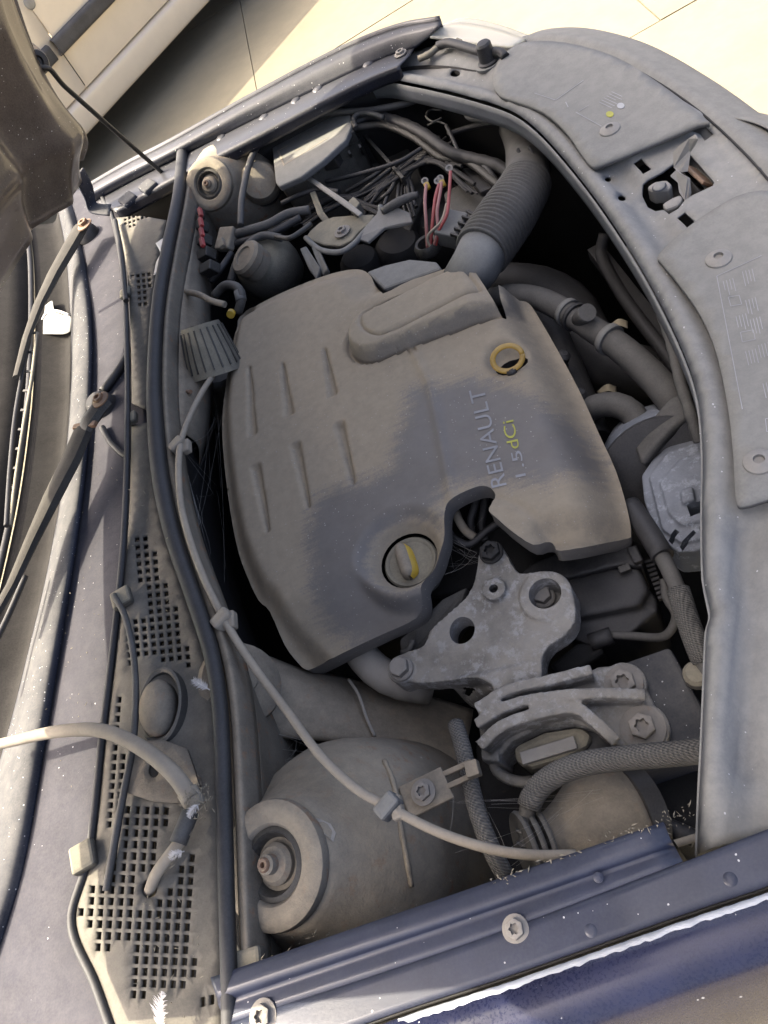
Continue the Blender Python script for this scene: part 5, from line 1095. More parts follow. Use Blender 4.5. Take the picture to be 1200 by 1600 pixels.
# ---- fuel filter cap / cone
cn2 = thing('filter_cap', 'ribbed dark plastic cone with dusty flat top beside engine cover', 'filter cap', P(330, 570, -0.16))
cax = (P(312, 508, -0.0) - P(338, 580, -0.055)).normalized()
lathe('cone', P(312, 508, 0.0), cax, [(0.043, -0.075), (0.042, -0.07), (0.038, -0.04), (0.031, -0.006), (0.029, 0.0), (0.002, 0.0)], m_blackdusty, cn2, seg=40)
x_, y_, z_ = basis(cax)
for k in range(20):
    a = 2 * math.pi * k / 20; d = x_ * math.cos(a) + y_ * math.sin(a); b0 = P(312, 508, 0.0)
    bar('rib', b0 + d * 0.0315 + cax * -0.006, b0 + d * 0.0425 + cax * -0.066, 0.002, 0.002, m_black, cn2, bevel=0, up=d)
for off in (-0.008, 0.008): bar('top_ridge', b0 + x_ * off - y_ * 0.02 + cax * 0.0006, b0 + x_ * off + y_ * 0.02 + cax * 0.0006, 0.0015, 0.0016, m_tan, cn2, bevel=0, up=cax)
tube('neck', [(336, 580, -0.1), (345, 620, -0.15), (352, 660, -0.2)], 26, m_black, cn2)
hose('elbow_pipe', 'small angled pipe with yellow tip between filter cap and reservoir', [(335, 462, -0.05), (352, 446, -0.04), (372, 450, -0.035), (377, 468, -0.045), (372, 488, -0.06)], 7, m_hose, 'pipe', parts=[('yellow_tip', (362, 488, -0.048), (360, 492, -0.046), 6.5, m_yellow), ('collar', (374, 455, -0.038), (377, 470, -0.046), 9, m_trim)])
# ---- bonnet release cable
bcab = thing('bonnet_cable', 'long beige bonnet release cable sweeping from filter cap to near wing', 'cable', P(345, 965, -0.02))
tube('sheath', [(332, 588, -0.04), (316, 612, -0.02), (298, 648, 0.0), (283, 690, 0.014), (279, 740, 0.02), (286, 805, 0.022), (311, 885, 0.022), (347, 962, 0.015), (392, 1035, 0.004), (448, 1110, 0.0), (500, 1180, 0.0), (556, 1232, -0.004), (606, 1260, -0.01), (680, 1298, -0.02), (760, 1325, -0.03), (830, 1336, -0.04), (900, 1336, -0.055)], 6.2, m_cable, bcab, seg=12)
for (u, v, z) in ((278, 696, 0.014), (348, 968, 0.014), (607, 1260, -0.01)):
    box('cable_clip', P(u, v, z), Vector((0, 0, 1)), (0.022, 0.014, 0.016), m_trim if v > 1200 else m_cable, bcab, 0.003, hint=Vector((0.8, 0.5, 0)))
    box('clip_jaw', P(u + 14, v + 2, z - 0.004), UP, (0.01, 0.02, 0.01), m_cable, bcab, 0.002)
# ---- washer hoses on the cowl
hose('washer_hose', 'beige washer hose arching over the scuttle to a frayed end', [(-30, 1170, 0.05), (20, 1158, 0.045), (90, 1143, 0.04), (160, 1142, 0.04), (220, 1168, 0.036), (270, 1208, 0.032), (300, 1250, 0.026)], [8, 9, 10, 11, 12, 13, 14], m_cable, group='washer hoses', parts=[('split_end', (292, 1236, 0.026), (308, 1262, 0.02), 17, m_cable)])
hose('washer_hose', 'short hose stub plugged into hole of the near cowl mesh', [(300, 1255, 0.024), (290, 1300, 0.028), (266, 1335, 0.028), (244, 1366, 0.022), (233, 1395, 0.004)], 9.5, m_cable, group='washer hoses', parts=[('sleeve', (298, 1268, 0.027), (278, 1318, 0.03), 14, m_hose)])
hose('washer_hose', 'thin grey washer hose lying along the near cowl mesh', [(178, 930, 0.024), (196, 965, 0.024), (208, 1020, 0.022), (212, 1080, 0.022), (208, 1160, 0.022), (195, 1230, 0.022), (182, 1300, 0.02), (166, 1392, 0.016)], 5.5, m_hose, group='washer hoses')
hose('washer_hose', 'thin dark hose along the far scuttle lip to the clip', [(180, 345, 0.024), (190, 400, 0.024), (197, 470, 0.02)], 4, m_rubber, group='washer hoses')
# ---- coolant hoses on the right
h_ = hose('coolant_hose', 'upper grey coolant hose with two clamps leaving engine cover to the right', [(765, 468, -0.12), (800, 462, -0.115), (840, 466, -0.115), (875, 482, -0.115), (900, 497, -0.115), (935, 520, -0.118), (965, 540, -0.12), (1000, 570, -0.125), (1035, 606, -0.13), (1060, 645, -0.14), (1080, 700, -0.16)], [17, 18, 18, 19, 19, 20, 22, 23, 24, 24, 24], m_hose, group='coolant hoses', seg=20)
tube('clamp', [(884, 486, -0.115), (890, 490, -0.115)], 22, m_trim, h_, seg=20); tube('clamp', [(948, 528, -0.118), (956, 533, -0.118)], 25, m_trim, h_, seg=20)
tube('clamp', [(896, 494, -0.115), (900, 497, -0.115)], 23, m_rubber, h_, seg=20)
tube('bleed_nipple', [(905, 500, -0.11), (918, 488, -0.085)], [13, 14], m_hose, h_, seg=16)
hose('coolant_hose', 'dark curved coolant hose ending behind the alternator', [(905, 650, -0.17), (930, 636, -0.155), (960, 632, -0.15), (988, 646, -0.15), (1002, 675, -0.155), (1008, 710, -0.17)], 20, m_hose, group='coolant hoses', seg=20)
hose('coolant_hose', 'fat dark hose lowest in the gap behind upper coolant hose', [(770, 440, -0.2), (840, 450, -0.22), (890, 480, -0.24), (915, 530, -0.25), (960, 575, -0.26), (1030, 590, -0.27), (1100, 590, -0.28)], [30, 34, 38, 42, 46, 46, 44], m_rubber, group='coolant hoses', seg=22)
hose('coolant_hose', 'dark hose hugging the right edge of engine cover', [(790, 470, -0.16), (850, 500, -0.18), (880, 560, -0.19), (905, 620, -0.2), (930, 690, -0.2)], 24, m_rubber, group='coolant hoses', seg=18)
hose('wrapped_loom', 'spiral wrapped wiring loom running along the front panel edge', [(985, 385, -0.05), (1004, 425, -0.055), (1030, 480, -0.06), (1050, 540, -0.065), (1064, 600, -0.07), (1080, 650, -0.08), (1092, 690, -0.1)], 8, m_hose, 'loom', prof=lambda s, t: 1 + 0.12 * abs(math.sin(s * 150)), step=0.002)
# ---- dry leaves
for (u, v, z, lab) in ((966, 506, -0.2, 'pale dry leaf caught beside upper coolant hose clamp'), (948, 608, -0.2, 'curled dry leaf in the dark gap by engine cover'), (970, 676, -0.18, 'dry leaf scrap beside the curved coolant hose'), (1030, 640, -0.2, 'tiny dry leaf by the lower end of upper hose')):
    r = 15 if u < 1000 else 6
    o = loft('dry_leaf', [[(u - r, v + 4, z), (u, v - r * 0.5, z + 0.008), (u + r, v - 4, z)], [(u - r * 0.6, v + r * 0.6, z + 0.002), (u + 2, v + 3, z + 0.01), (u + r, v + r * 0.5, z + 0.004)]], m_leaf, solid=0.0004, nu=4, nv=4); tag(o, lab, 'leaf', 'dry leaves')
# ---- alternator
al = thing('alternator', 'blue grey oxidised alternator with slotted end housing', 'alternator', P(1045, 780, -0.3))
aax = Vector((-0.15, -0.75, 0.62)).normalized(); ac = P(1050, 765, -0.15)
lathe('rear_shell', ac, aax, [(0.06, -0.12), (0.072, -0.11), (0.074, -0.06), (0.074, -0.03), (0.068, -0.024)], m_alub, al, seg=44)
lathe('dark_collar', ac, aax, [(0.069, -0.03), (0.0775, -0.026), (0.0775, -0.017), (0.066, -0.014)], m_rubber, al, seg=44)
za = -0.115
parts = [s_prism([(u, v, za - 0.01) for u, v in ((1002, 742), (1018, 718), (1045, 694), (1075, 676), (1110, 668), (1115, 850), (1088, 860), (1060, 862), (1040, 850), (1020, 820), (1006, 780))], 0.05)]
for q, dz in (((1014, 744, 1044, 704, 1100, 686, 1104, 840, 1064, 848, 1034, 826), -0.004), ((1030, 752, 1062, 716, 1100, 704, 1104, 812, 1064, 820, 1044, 800), 0.002), ((1062, 764, 1082, 758, 1086, 780, 1066, 786), 0.01)):
    parts.append(s_prism([(q[k], q[k + 1], za + dz) for k in range(0, len(q), 2)], 0.045))
eh = cast('end_housing', parts, m_alub, al, vox=0.0018, smooth_it=7)
def boxcut(o, quads, z0, dep):
    cm_ = bpy.data.meshes.new('cut'); bm = bmesh.new()
    for q in quads:
        vs_, fs_ = s_prism([(a, b, z0) for a, b in q], dep); nv = [bm.verts.new(v) for v in vs_]
        for f in fs_: bm.faces.new([nv[i] for i in f])
    bmesh.ops.recalc_face_normals(bm, faces=bm.faces); bm.to_mesh(cm_); bm.free()
    co_ = bpy.data.objects.new('cut', cm_); C.objects.link(co_); bo = o.modifiers.new('b', 'BOOLEAN'); bo.object = co_; bo.operation = 'DIFFERENCE'; bo.solver = 'EXACT'
    bpy.context.view_layer.update(); ev = bpy.data.meshes.new_from_object(o.evaluated_get(bpy.context.evaluated_depsgraph_get()))
    mm = o.data.materials[0]; o.modifiers.clear(); o.data = ev; ev.materials.clear(); ev.materials.append(mm); fix_sharp(ev, 40); bpy.data.objects.remove(co_)
boxcut(eh, [[(1016, 742), (1030, 726), (1037, 731), (1023, 748)], [(1052, 692), (1080, 680), (1084, 698), (1058, 709)], [(1010, 766), (1019, 763), (1028, 790), (1019, 794)], [(1036, 802), (1060, 818), (1056, 828), (1032, 812)], [(1046, 834), (1068, 840), (1068, 848), (1048, 844)], [(1036, 752), (1062, 726), (1067, 731), (1041, 758)], [(1072, 722), (1092, 714), (1094, 722), (1074, 730)], [(1044, 776), (1052, 772), (1060, 796), (1052, 800)], [(1068, 800), (1090, 796), (1090, 806), (1070, 810)]], 0.0, 0.142)
x_, y_, z_ = basis(aax)
loft('mounting_ear', [[(1002, 700, -0.13), (1020, 672, -0.12), (1045, 640, -0.115), (1060, 630, -0.115), (1075, 640, -0.12)], [(1012, 730, -0.13), (1035, 700, -0.12), (1062, 672, -0.115), (1078, 662, -0.115), (1088, 668, -0.12)]], m_hose, al, solid=0.012)
tube('terminal', [(980, 700, -0.15), (1000, 690, -0.14)], 10, m_alub, al)
for k in range(3): tube('stub_pipe', [(945, 706 + 14 * k, -0.17), (985, 712 + 12 * k, -0.16)], 6, m_rubber, al)
# ---- pipe with sleeves at right
rp = thing('sleeved_pipe', 'grey pipe with black and braided sleeves running down beside front panel', 'pipe', P(1060, 930, -0.15))
tube('pipe', [(985, 790, -0.13), (1012, 830, -0.12), (1040, 880, -0.115), (1060, 925, -0.115), (1080, 985, -0.115), (1100, 1040, -0.12), (1115, 1090, -0.13)], 13, m_hose, rp, seg=18)
tube('black_sleeve', [(985, 790, -0.13), (1012, 830, -0.12), (1036, 870, -0.115)], 17, m_rubber, rp, seg=18)
tube('braided_sleeve', [(1060, 922, -0.115), (1080, 985, -0.115), (1100, 1036, -0.12)], 18, m_braid, rp, seg=20)
hose('branch_hose', 'thin grey hose curling off the sleeved pipe to a connector', [(1038, 905, -0.13), (1042, 935, -0.135), (1056, 960, -0.14), (1048, 985, -0.15), (1030, 996, -0.16), (990, 994, -0.165), (955, 992, -0.165)], 7, m_hose, parts=[('connector', (922, 1004, -0.165), (956, 993, -0.165), 14, m_rubber)])
# ---- timing belt housing
th = thing('timing_cover', 'dark grey timing belt housing behind the three armed bracket', 'timing cover', P(920, 930, -0.3))
tz = -0.145
cast('upper_shell', [s_prism([(u, v, tz) for u, v in ((808, 900), (835, 876), (880, 862), (940, 848), (982, 846), (1000, 862), (1004, 884), (960, 884), (870, 908))], 0.06)], m_rubber, th, vox=0.003, smooth_it=5)
cast('lower_shell', [s_prism([(u, v, tz - 0.004) for u, v in ((850, 912), (960, 886), (1000, 886), (1014, 920), (1000, 945), (900, 965), (872, 950))], 0.1), s_prism([(u, v, tz - 0.018) for u, v in ((870, 950), (1000, 915), (1026, 930), (1028, 955), (985, 990), (920, 1008), (885, 992))], 0.12)], m_rubber, th, vox=0.003, smooth_it=12)
box('clip_lug', P(976, 889, tz + 0.002), UP, (0.012, 0.008, 0.006), m_black, th, 0.001)
box('clip_lug', P(993, 868, tz + 0.002), UP, (0.01, 0.02, 0.01), m_rubber, th, 0.002)
for k in range(9): bar('toothed_rib', (1008 + 2.6 * k, 880 + 7 * k, -0.17), (1020 + 2.6 * k, 876 + 7 * k, -0.17), 0.003, 0.006, m_rubber, th, bevel=0)
prism('lower_arm', [(855, 1040, -0.17), (900, 1005, -0.165), (935, 1002, -0.165), (945, 1020, -0.17), (880, 1062, -0.175)], 0.03, m_dark, th, 0.004)
# sheath left of the bracket
sh = thing('belt_guard', 'dark grey plastic guard below engine cover beside the bracket', 'guard', P(680, 980, -0.2))
prism('shell', [(622, 1000, -0.14), (650, 975, -0.135), (690, 935, -0.13), (730, 915, -0.13), (722, 940, -0.135), (690, 985, -0.14), (670, 1020, -0.145), (640, 1030, -0.15), (625, 1020, -0.15)], 0.05, m_hose, sh, 0.004)
tube('clip', [(645, 1000, -0.13), (640, 1014, -0.132), (628, 1020, -0.135)], 5, m_hose, sh)
# pipes in the cut-out of the cover
for k, (pts, r, mm, lab) in enumerate((
    ([(700, 830, -0.12), (715, 845, -0.115), (735, 850, -0.12), (760, 830, -0.12), (785, 812, -0.12)], 6, m_rubber, 'dark cable bending through cover cut-out nearest the bracket'),
    ([(712, 800, -0.11), (718, 815, -0.11), (728, 830, -0.115), (742, 840, -0.12)], 7, m_strut, 'short pale stub pipe in the cover cut-out'),
    ([(748, 765, -0.12), (742, 790, -0.12), (735, 815, -0.125), (738, 838, -0.13)], 6, m_rubber, 'thin dark pipe at the top of the cover cut-out'),
    ([(758, 768, -0.13), (756, 795, -0.13), (752, 822, -0.135), (760, 845, -0.14)], 6, m_rubber, 'second thin dark pipe deep in cover cut-out'))):
    wire('injector_pipe', lab, pts, r, mm, 'pipe', 'pipes in the cover cut-out')
# ---- exhaust pipe elbow
ep = hose('exhaust_elbow', 'bright dusty metal pipe elbow emerging below engine cover', [(545, 985, -0.16), (560, 1015, -0.155), (585, 1045, -0.155), (620, 1065, -0.165), (670, 1075, -0.19)], 26, m_pipe, 'pipe', seg=26)
# ---- heat shield
hs = loft('heat_shield', [[(350, 1020, -0.05), (400, 1020, -0.075), (470, 1045, -0.12), (560, 1062, -0.19), (660, 1085, -0.22), (740, 1110, -0.24)], [(372, 1080, -0.055), (430, 1075, -0.08), (490, 1085, -0.11), (570, 1100, -0.16), (655, 1125, -0.2), (730, 1160, -0.22)], [(372, 1110, -0.06), (420, 1140, -0.085), (490, 1148, -0.11), (575, 1160, -0.15), (640, 1185, -0.18), (710, 1210, -0.2)], [(380, 1125, -0.09), (425, 1150, -0.1), (495, 1155, -0.13), (580, 1172, -0.18), (640, 1200, -0.22), (700, 1240, -0.25)]], m_tan, nu=6, nv=6)
tag(hs, 'dust coated curved heat shield below the engine cover corner', 'heat shield')
wire('shield_edge_wire', 'thin pale wire along the heat shield fold', [(545, 1062, -0.15), (560, 1085, -0.145), (572, 1120, -0.145), (585, 1150, -0.15)], 2.5, m_flake, 'wire')
# ---- near side hoses
nh = hose('braided_hose', 'braided grey hose dropping between strut tower and lower mount', [(712, 1132, -0.1), (722, 1165, -0.09), (732, 1210, -0.085), (745, 1265, -0.08), (765, 1320, -0.08), (790, 1370, -0.09)], 14, m_braid, group='braided hoses', seg=18)
cb_ = thing('hose_bracket', 'dusty bracket bolted to near strut tower holding the braided hose', 'bracket', P(680, 1225, -0.08))
bar('arm', (632, 1255, -0.062), (700, 1222, -0.07), 0.03, 0.005, m_tan, cb_, bevel=0.0015); bolt((662, 1238, -0.058), 0.008, m_bolt, cb_)
for dv in (-12, 10): bar('fork', (694, 1222 + dv, -0.07), (738, 1202 + dv, -0.066), 0.005, 0.005, m_tan, cb_)
bar('fork_tie', (736, 1190, -0.064), (742, 1214, -0.064), 0.012, 0.01, m_tan, cb_)
sh2 = hose('braided_hose', 'thick braided hose arching from the rail down to a clamped pipe', [(1110, 1172, -0.09), (1050, 1178, -0.085), (980, 1184, -0.085), (910, 1194, -0.085), (862, 1214, -0.085), (836, 1238, -0.088), (826, 1262, -0.09)], 19, m_braid, group='braided hoses', seg=20)
tube('lower_pipe', [(826, 1256, -0.09), (822, 1285, -0.1), (823, 1325, -0.11)], 13, m_hose, sh2, seg=18)
tube('pipe_band', [(821, 1296, -0.103), (821, 1302, -0.104)], 15, m_hose, sh2, seg=18); tube('pipe_band', [(822, 1316, -0.107), (822, 1322, -0.108)], 15, m_hose, sh2, seg=18)
pr = thing('steering_pump', 'brown dusty pump body with ringed cap, half hidden by near wing', 'pump', P(920, 1310, -0.2))
pax = (P(845, 1320, -0.11) - P(920, 1295, -0.13)).normalized()
lathe('body', P(930, 1290, -0.14), pax, [(0.02, -0.06), (0.038, -0.05), (0.045, -0.02), (0.042, 0.01), (0.03, 0.028), (0.024, 0.04), (0.024, 0.05)], m_tan, pr, seg=32, auto=None)
for k in range(3): lathe('cap_ring', P(930, 1290, -0.14) + pax * (0.048 + 0.008 * k), pax, [(0.02, 0), (0.031, 0), (0.032, 0.002), (0.031, 0.005), (0.02, 0.005)], m_hose, pr, seg=28)
lathe('dark_band', P(1000, 1262, -0.15), pax, [(0.03, -0.01), (0.036, -0.008), (0.036, 0.008), (0.03, 0.01)], m_rubber, pr, seg=28)
tube('outlet', [(1000, 1270, -0.15), (1040, 1290, -0.15), (1085, 1310, -0.15)], 14, m_rubber, pr)
tube('small_pipe', [(1050, 1320, -0.08), (1090, 1308, -0.08)], 6, m_cable, pr)
lathe('rail_sensor', (1090, 1058, -0.13), UP, [(0.012, 0), (0.012, 0.01), (0.009, 0.014), (0.002, 0.015)], m_blackdusty, rail, seg=18)
# ---- wiring looms in the far half
LO = 'wiring looms around the battery tray'
def jit(p, a=5, z=0.008): return (p[0] + random.uniform(-a, a), p[1] + random.uniform(-a, a), p[2] + random.uniform(-z, z))
wire('wiring_loom', 'thick taped black loom curving across the far dark corner', [(552, 192, -0.045), (580, 182, -0.05), (620, 190, -0.06), (660, 208, -0.07), (700, 236, -0.085), (730, 246, -0.095), (775, 258, -0.1), (800, 275, -0.11)], 9, m_rubber, 'loom', LO, prof=lambda s, t: 1 + 0.06 * math.sin(s * 240))
wire('wiring_loom', 'second loom beneath the thick taped one in the far corner', [(556, 200, -0.05), (600, 196, -0.06), (645, 214, -0.075), (690, 246, -0.095), (730, 252, -0.1), (780, 290, -0.11)], 6, m_black, 'loom', LO)
wire('wiring_loom', 'pale looped wire end on top of the fuse box edge', [(556, 200, -0.035), (552, 186, -0.03), (562, 177, -0.03), (582, 178, -0.035), (600, 184, -0.045)], 4, m_hose, 'wire', LO)
wire('wiring_loom', 'grey rod like cable crossing above battery tray', [(510, 284, -0.075), (560, 272, -0.075), (620, 254, -0.08), (655, 234, -0.085), (672, 222, -0.09)], 3.4, m_rubber, 'cable', LO)
wire('wiring_loom', 'long beige cable arching over fuse box from bulkhead', [(376, 352, -0.03), (378, 310, -0.015), (388, 262, -0.008), (404, 225, -0.006), (430, 200, -0.008), (470, 184, -0.015), (520, 176, -0.02), (580, 172, -0.035), (640, 160, -0.05), (655, 150, -0.06)], 5, m_hose, 'cable', LO)
wire('wiring_loom', 'branch cable leaving thick loom towards the front', [(735, 246, -0.1), (760, 262, -0.1), (775, 282, -0.11)], 4, m_rubber, 'cable', LO)
wire('wiring_loom', 'thin cable from the loom up under front panel', [(700, 210, -0.08), (730, 200, -0.08), (770, 192, -0.08), (800, 194, -0.085)], 4.5, m_rubber, 'cable', LO)
wire('wiring_loom', 'short bracketed sensor cable under front panel edge', [(728, 165, -0.05), (732, 182, -0.045), (760, 188, -0.05), (800, 192, -0.055)], 5, m_hose, 'cable', LO)
wire('wiring_loom', 'thin upright cable between loom and front panel', [(697, 196, -0.07), (706, 214, -0.075), (716, 236, -0.085)], 3, m_rubber, 'cable', LO)
wire('wiring_loom', 'drooping sensor lead below the far front panel edge', [(620, 114, -0.012), (624, 130, -0.03), (630, 150, -0.05)], [5, 4, 3], m_hose, 'cable', LO)
fan = [((625, 254, -0.095), (556, 306, -0.1)), ((628, 256, -0.1), (570, 312, -0.105)), ((628, 258, -0.1), (585, 318, -0.11)), ((630, 258, -0.105), (600, 322, -0.11)), ((632, 258, -0.105), (622, 326, -0.12)), ((634, 256, -0.11), (648, 322, -0.12)), ((622, 252, -0.1), (540, 300, -0.1))]
for k, (a, b) in enumerate(fan):
    m1 = tuple((x + y) / 2 + d for x, y, d in zip(a, b, (random.uniform(-6, 6), random.uniform(-2, 8), 0.004)))
    wire('loom_strand', 'thin wire, ' + ('second', 'third', 'fourth', 'fifth', 'sixth', 'last', 'first')[k] + ' from left in the fan of wires by battery tray', [(672 + 2 * k, 232 + 3 * k, -0.1), a, m1, b], 3.2, m_rubber if k % 2 else m_black, 'wire', 'wires fanning out beside the battery tray')
for k, pts in enumerate(([(690, 172, -0.07), (672, 172, -0.065), (666, 182, -0.06), (676, 190, -0.06), (690, 184, -0.062)], [(668, 196, -0.07), (682, 190, -0.065), (696, 194, -0.068)])):
    wire('wire_loop', ('thin loose wire loop hanging in the far dark corner', 'open end of loose wire under the thin loop')[k], pts, 1.5, m_hose, 'wire')
for k, (pts, r, mm, lab) in enumerate((
    ([(352, 372, -0.045), (380, 362, -0.04), (420, 350, -0.045), (450, 334, -0.05), (484, 328, -0.06)], 7, m_hose, 'grey hose from far tower towards the battery clamp'),
    ([(356, 384, -0.05), (385, 376, -0.05), (425, 364, -0.055), (470, 340, -0.06)], 6, m_rubber, 'dark hose running just under the grey one by far tower'),
    ([(360, 440, -0.07), (370, 410, -0.055), (385, 385, -0.05), (410, 368, -0.05), (440, 372, -0.06)], 6, m_hose, 'grey hose looping above the fluid reservoir'),
    ([(432, 370, -0.055), (452, 372, -0.05), (470, 362, -0.055), (486, 350, -0.06)], 4, m_black, 'thin wire between reservoir and battery clamp'),
    ([(440, 318, -0.06), (470, 304, -0.06), (500, 296, -0.065), (530, 300, -0.07)], 4, m_rubber, 'thin wire passing under the clamp strip'),
    ([(330, 440, -0.06), (345, 420, -0.05), (362, 395, -0.05)], 5, m_rubber, 'short dark wire behind the relay strip'),
    ([(730, 330, -0.1), (760, 345, -0.1), (790, 350, -0.11)], 3, m_rubber, 'thin cable under the corrugated duct'))):
    wire('bay_hose', lab, pts, r, mm, 'hose', 'small hoses by the far tower')
lug = thing('cable_lug', 'dusty flat connector where hoses meet beside the far tower', 'connector', P(354, 372, -0.06))
box('body', P(354, 374, -0.04), Vector((-0.2, -0.3, 1)), (0.034, 0.04, 0.016), m_strut, lug, 0.003, hint=Vector((0.8, -0.6, 0)))
box('tab', P(346, 380, -0.028), Vector((-0.2, -0.3, 1)), (0.012, 0.018, 0.008), m_strut, lug, 0.002)
mot = thing('gearbox_housing', 'dark lumpy gearbox housing deep below the battery clamp', 'gearbox', P(600, 370, -0.3))
for k, (u, v, z, r) in enumerate(((560, 400, -0.14, 0.035), (620, 375, -0.15, 0.04), (690, 340, -0.17, 0.045), (720, 300, -0.19, 0.05))):
    lathe('casing', P(u, v, z), Vector((0.2, -0.1, 1)), [(r * 1.3, -0.15), (r * 1.2, -0.04), (r, -0.01), (r * 0.8, 0.0), (r * 0.3, 0.004)], m_dark, mot, seg=22)
bat = thing('air_filter_housing', 'dark plastic air filter housing behind the corrugated duct', 'filter housing', P(760, 290, -0.3))
prism('housing', [(690, 300, -0.13), (735, 275, -0.13), (770, 300, -0.13), (775, 345, -0.13), (735, 365, -0.13), (705, 350, -0.13)], 0.15, m_black, bat, 0.008)
prism('lid', [(720, 262, -0.12), (752, 258, -0.12), (775, 290, -0.12), (750, 300, -0.12)], 0.02, m_rubber, bat, 0.004)

# =================================================================== feathers, cobwebs, debris
def feather(label, root, tip, wpx):
    t = thing('feather', label, 'feather', V(root), 'white feathers'); a = V(root); b = V(tip); d = (b - a); s = d.cross(UP).normalized(); wd = wpx * mpp(a)
    tube('quill', [a, (a + b) / 2 + UP * 0.003, b], 0.0005, m_feather, t, seg=6)
    vs = []; fs = []
    for k in range(46):
        u = 0.12 + 0.86 * k / 45; p = a.lerp(b, u) + UP * (0.003 * math.sin(math.pi * u)); L = wd * (math.sin(math.pi * min(1, u * 0.75 + 0.2))) * random.uniform(0.6, 1.1)
        for sg in (-1, 1):
            tipp = p + s * sg * L + d.normalized() * L * 0.7 + UP * random.uniform(-0.002, 0.004); i = len(vs); w_ = d.normalized() * 0.0007; vs += [p - w_, p + w_, tipp]; fs.append((i, i + 1, i + 2))
    mk('vane', vs, fs, m_feather, t, smooth=False)
feather('small white feather stuck to the cowl seal beside oval plug', (328, 1078, 0.036), (302, 1062, 0.04), 9)
feather('large fluffy white feather at the bottom edge of the cowl mesh', (250, 1612, 0.02), (256, 1550, 0.034), 17)
feather('tiny downy feather caught on the short hose stub', (288, 1330, 0.036), (266, 1342, 0.034), 8)
feather('downy feather tuft on the frayed washer hose end', (312, 1256, 0.035), (296, 1278, 0.034), 8)
def webs(name, label, anchors, n, r=0.0001):
    vs = []; fs = []
    for k in range(n):
        a, b = random.sample(anchors, 2); a = V(a) + Vector(rng.normal(0, 0.006, 3)); b = V(b) + Vector(rng.normal(0, 0.006, 3)); m_ = (a + b) / 2 - UP * random.uniform(0, 0.012)
        pts = cr([a, m_, b], 4); i0 = len(vs); q = Vector(rng.normal(0, 1, 3)).normalized(); rr = r * random.uniform(0.5, 1.3)
        for p in pts:
            for c in range(3): vs.append(p + Matrix.Rotation(c * 2.094, 3, (b - a).normalized()) @ ((b - a).normalized().cross(q).normalized() * rr))
        for i in range(len(pts) - 1):
            for c in range(3): fs.append((i0 + i * 3 + c, i0 + i * 3 + (c + 1) % 3, i0 + i * 3 + 3 + (c + 1) % 3, i0 + i * 3 + 3 + c))
    return stuff(mk(name, vs, fs, m_web, None), label, 'cobweb')
webs('cobweb', 'fine cobwebs strung between bulkhead and filter cap', [(300, 560, -0.03), (330, 600, -0.1), (290, 700, -0.02), (340, 760, -0.12), (310, 840, -0.05), (345, 650, -0.08), (300, 780, -0.02), (328, 900, -0.1), (350, 950, -0.1)], 22)
webs('cobweb', 'dusty cobwebs in the hollow above near strut tower', [(400, 1130, -0.08), (470, 1150, -0.12), (440, 1190, -0.09), (540, 1165, -0.14), (400, 1210, -0.07), (520, 1180, -0.11)], 34)
webs('cobweb', 'cobwebs around the cover cut-out and bracket tip', [(700, 840, -0.11), (740, 850, -0.12), (760, 800, -0.12), (705, 890, -0.11), (745, 870, -0.1)], 16)
webs('cobweb', 'cobwebs beside the braided hose over the near rail', [(700, 1250, -0.07), (760, 1260, -0.08), (720, 1330, -0.05), (800, 1330, -0.07), (930, 1240, -0.1), (880, 1260, -0.1)], 14)
def debris(label, regs, n):
    vs = []; fs = []
    for k in range(n):
        (u0, v0, z0), (u1, v1, z1), sp = random.choice(regs); t = random.random()
        p = P(u0 + (u1 - u0) * t, v0 + (v1 - v0) * t, z0 + (z1 - z0) * t) + Vector((rng.normal(0, sp), rng.normal(0, sp), abs(rng.normal(0, sp * 0.3))))
        d = Vector(rng.normal(0, 1, 3)); d.z *= 0.35; d.normalize(); L = random.choice((0.0008, 0.001, 0.0015, 0.003)); s = d.orthogonal().normalized() * random.uniform(0.0003, 0.0007); s2 = d.cross(s)
        i = len(vs); vs += [p - d * L, p + s, p + s2, p - s, p - s2, p + d * L]
        fs += [(i, i + 1, i + 2), (i, i + 2, i + 3), (i, i + 3, i + 4), (i, i + 4, i + 1), (i + 5, i + 2, i + 1), (i + 5, i + 3, i + 2), (i + 5, i + 4, i + 3), (i + 5, i + 1, i + 4)]
    return stuff(mk('dry_debris', vs, fs, m_debris, None, smooth=False), label, 'debris')
debris('dry seeds and twigs gathered along the near wing edge', [((400, 1505, 0.018), (540, 1457, 0.018), 0.002), ((420, 1470, -0.02), (480, 1450, -0.02), 0.012), ((930, 1322, 0.02), (1040, 1285, 0.021), 0.003), ((990, 1300, 0.02), (1080, 1268, 0.0), 0.004), ((760, 1382, 0.021), (930, 1322, 0.021), 0.002)], 200)
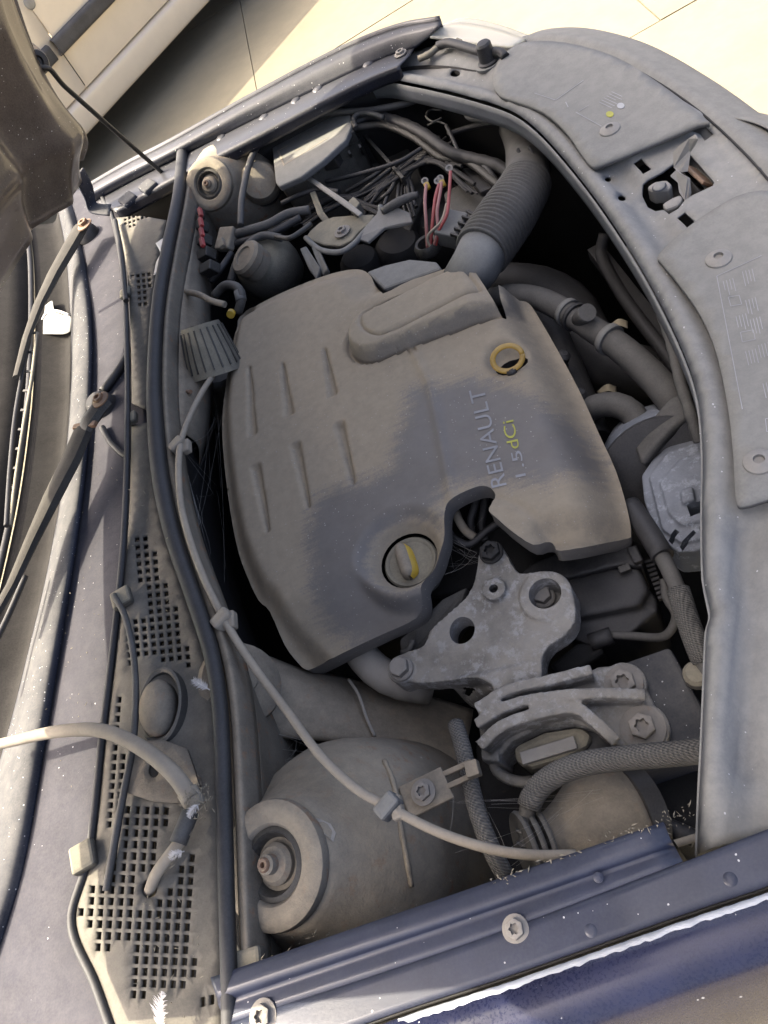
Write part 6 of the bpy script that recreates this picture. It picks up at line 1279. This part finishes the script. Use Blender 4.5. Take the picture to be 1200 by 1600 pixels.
debris('dry grit and seeds lying on scuttle and cowl panel', [((200, 700, 0.016), (300, 1050, 0.01), 0.02), ((150, 700, 0.002), (110, 1200, 0.002), 0.02), ((200, 1300, 0.014), (300, 1550, 0.01), 0.02), ((310, 960, 0.01), (330, 1100, 0.01), 0.004)], 200)
tf = []
debris('matted fluff on the frayed washer hose end', [((300, 1240, 0.036), (318, 1262, 0.032), 0.006)], 120)

# dense tangle of wiring around the battery tray
vs = []; fs = []
trunks = [[(470, 345, -0.09), (520, 318, -0.095), (575, 300, -0.1), (640, 262, -0.1), (700, 228, -0.1)], [(560, 330, -0.11), (590, 296, -0.1), (630, 262, -0.1), (668, 238, -0.1), (720, 250, -0.1)], [(640, 330, -0.12), (632, 296, -0.11), (640, 262, -0.105), (680, 252, -0.1), (735, 290, -0.11)], [(420, 362, -0.08), (470, 330, -0.085), (530, 310, -0.09), (570, 322, -0.1), (610, 338, -0.11)]]
for k in range(22):
    tr = trunks[k % 4]; off = (random.uniform(-5, 5), random.uniform(-5, 5)); ctl = [(u + off[0] * (2.4 if i in (0, 4) else 1) + random.uniform(-4, 4), v + off[1] * (2.4 if i in (0, 4) else 1) + random.uniform(-4, 4), z + random.uniform(-0.006, 0.006)) for i, (u, v, z) in enumerate(tr)]
    q, _ = resample(cr([P(*p) for p in ctl], 8), 0.006); r_ = random.uniform(0.0018, 0.004); i0 = len(vs); Nn = (q[1] - q[0]).orthogonal().normalized()
    for i, p in enumerate(q):
        T = (q[min(i + 1, len(q) - 1)] - q[max(i - 1, 0)]).normalized(); Nn = (Nn - T * Nn.dot(T)).normalized(); Bn = T.cross(Nn)
        for c in range(6): vs.append(p + Nn * r_ * math.cos(c * 1.0472) + Bn * r_ * math.sin(c * 1.0472))
    for i in range(len(q) - 1):
        for c in range(6): fs.append((i0 + i * 6 + c, i0 + i * 6 + (c + 1) % 6, i0 + i * 6 + 6 + (c + 1) % 6, i0 + i * 6 + 6 + c))
stuff(mk('tangled_wiring', vs, fs, m_wire), 'dense tangle of thin dark wires around battery tray', 'wiring')
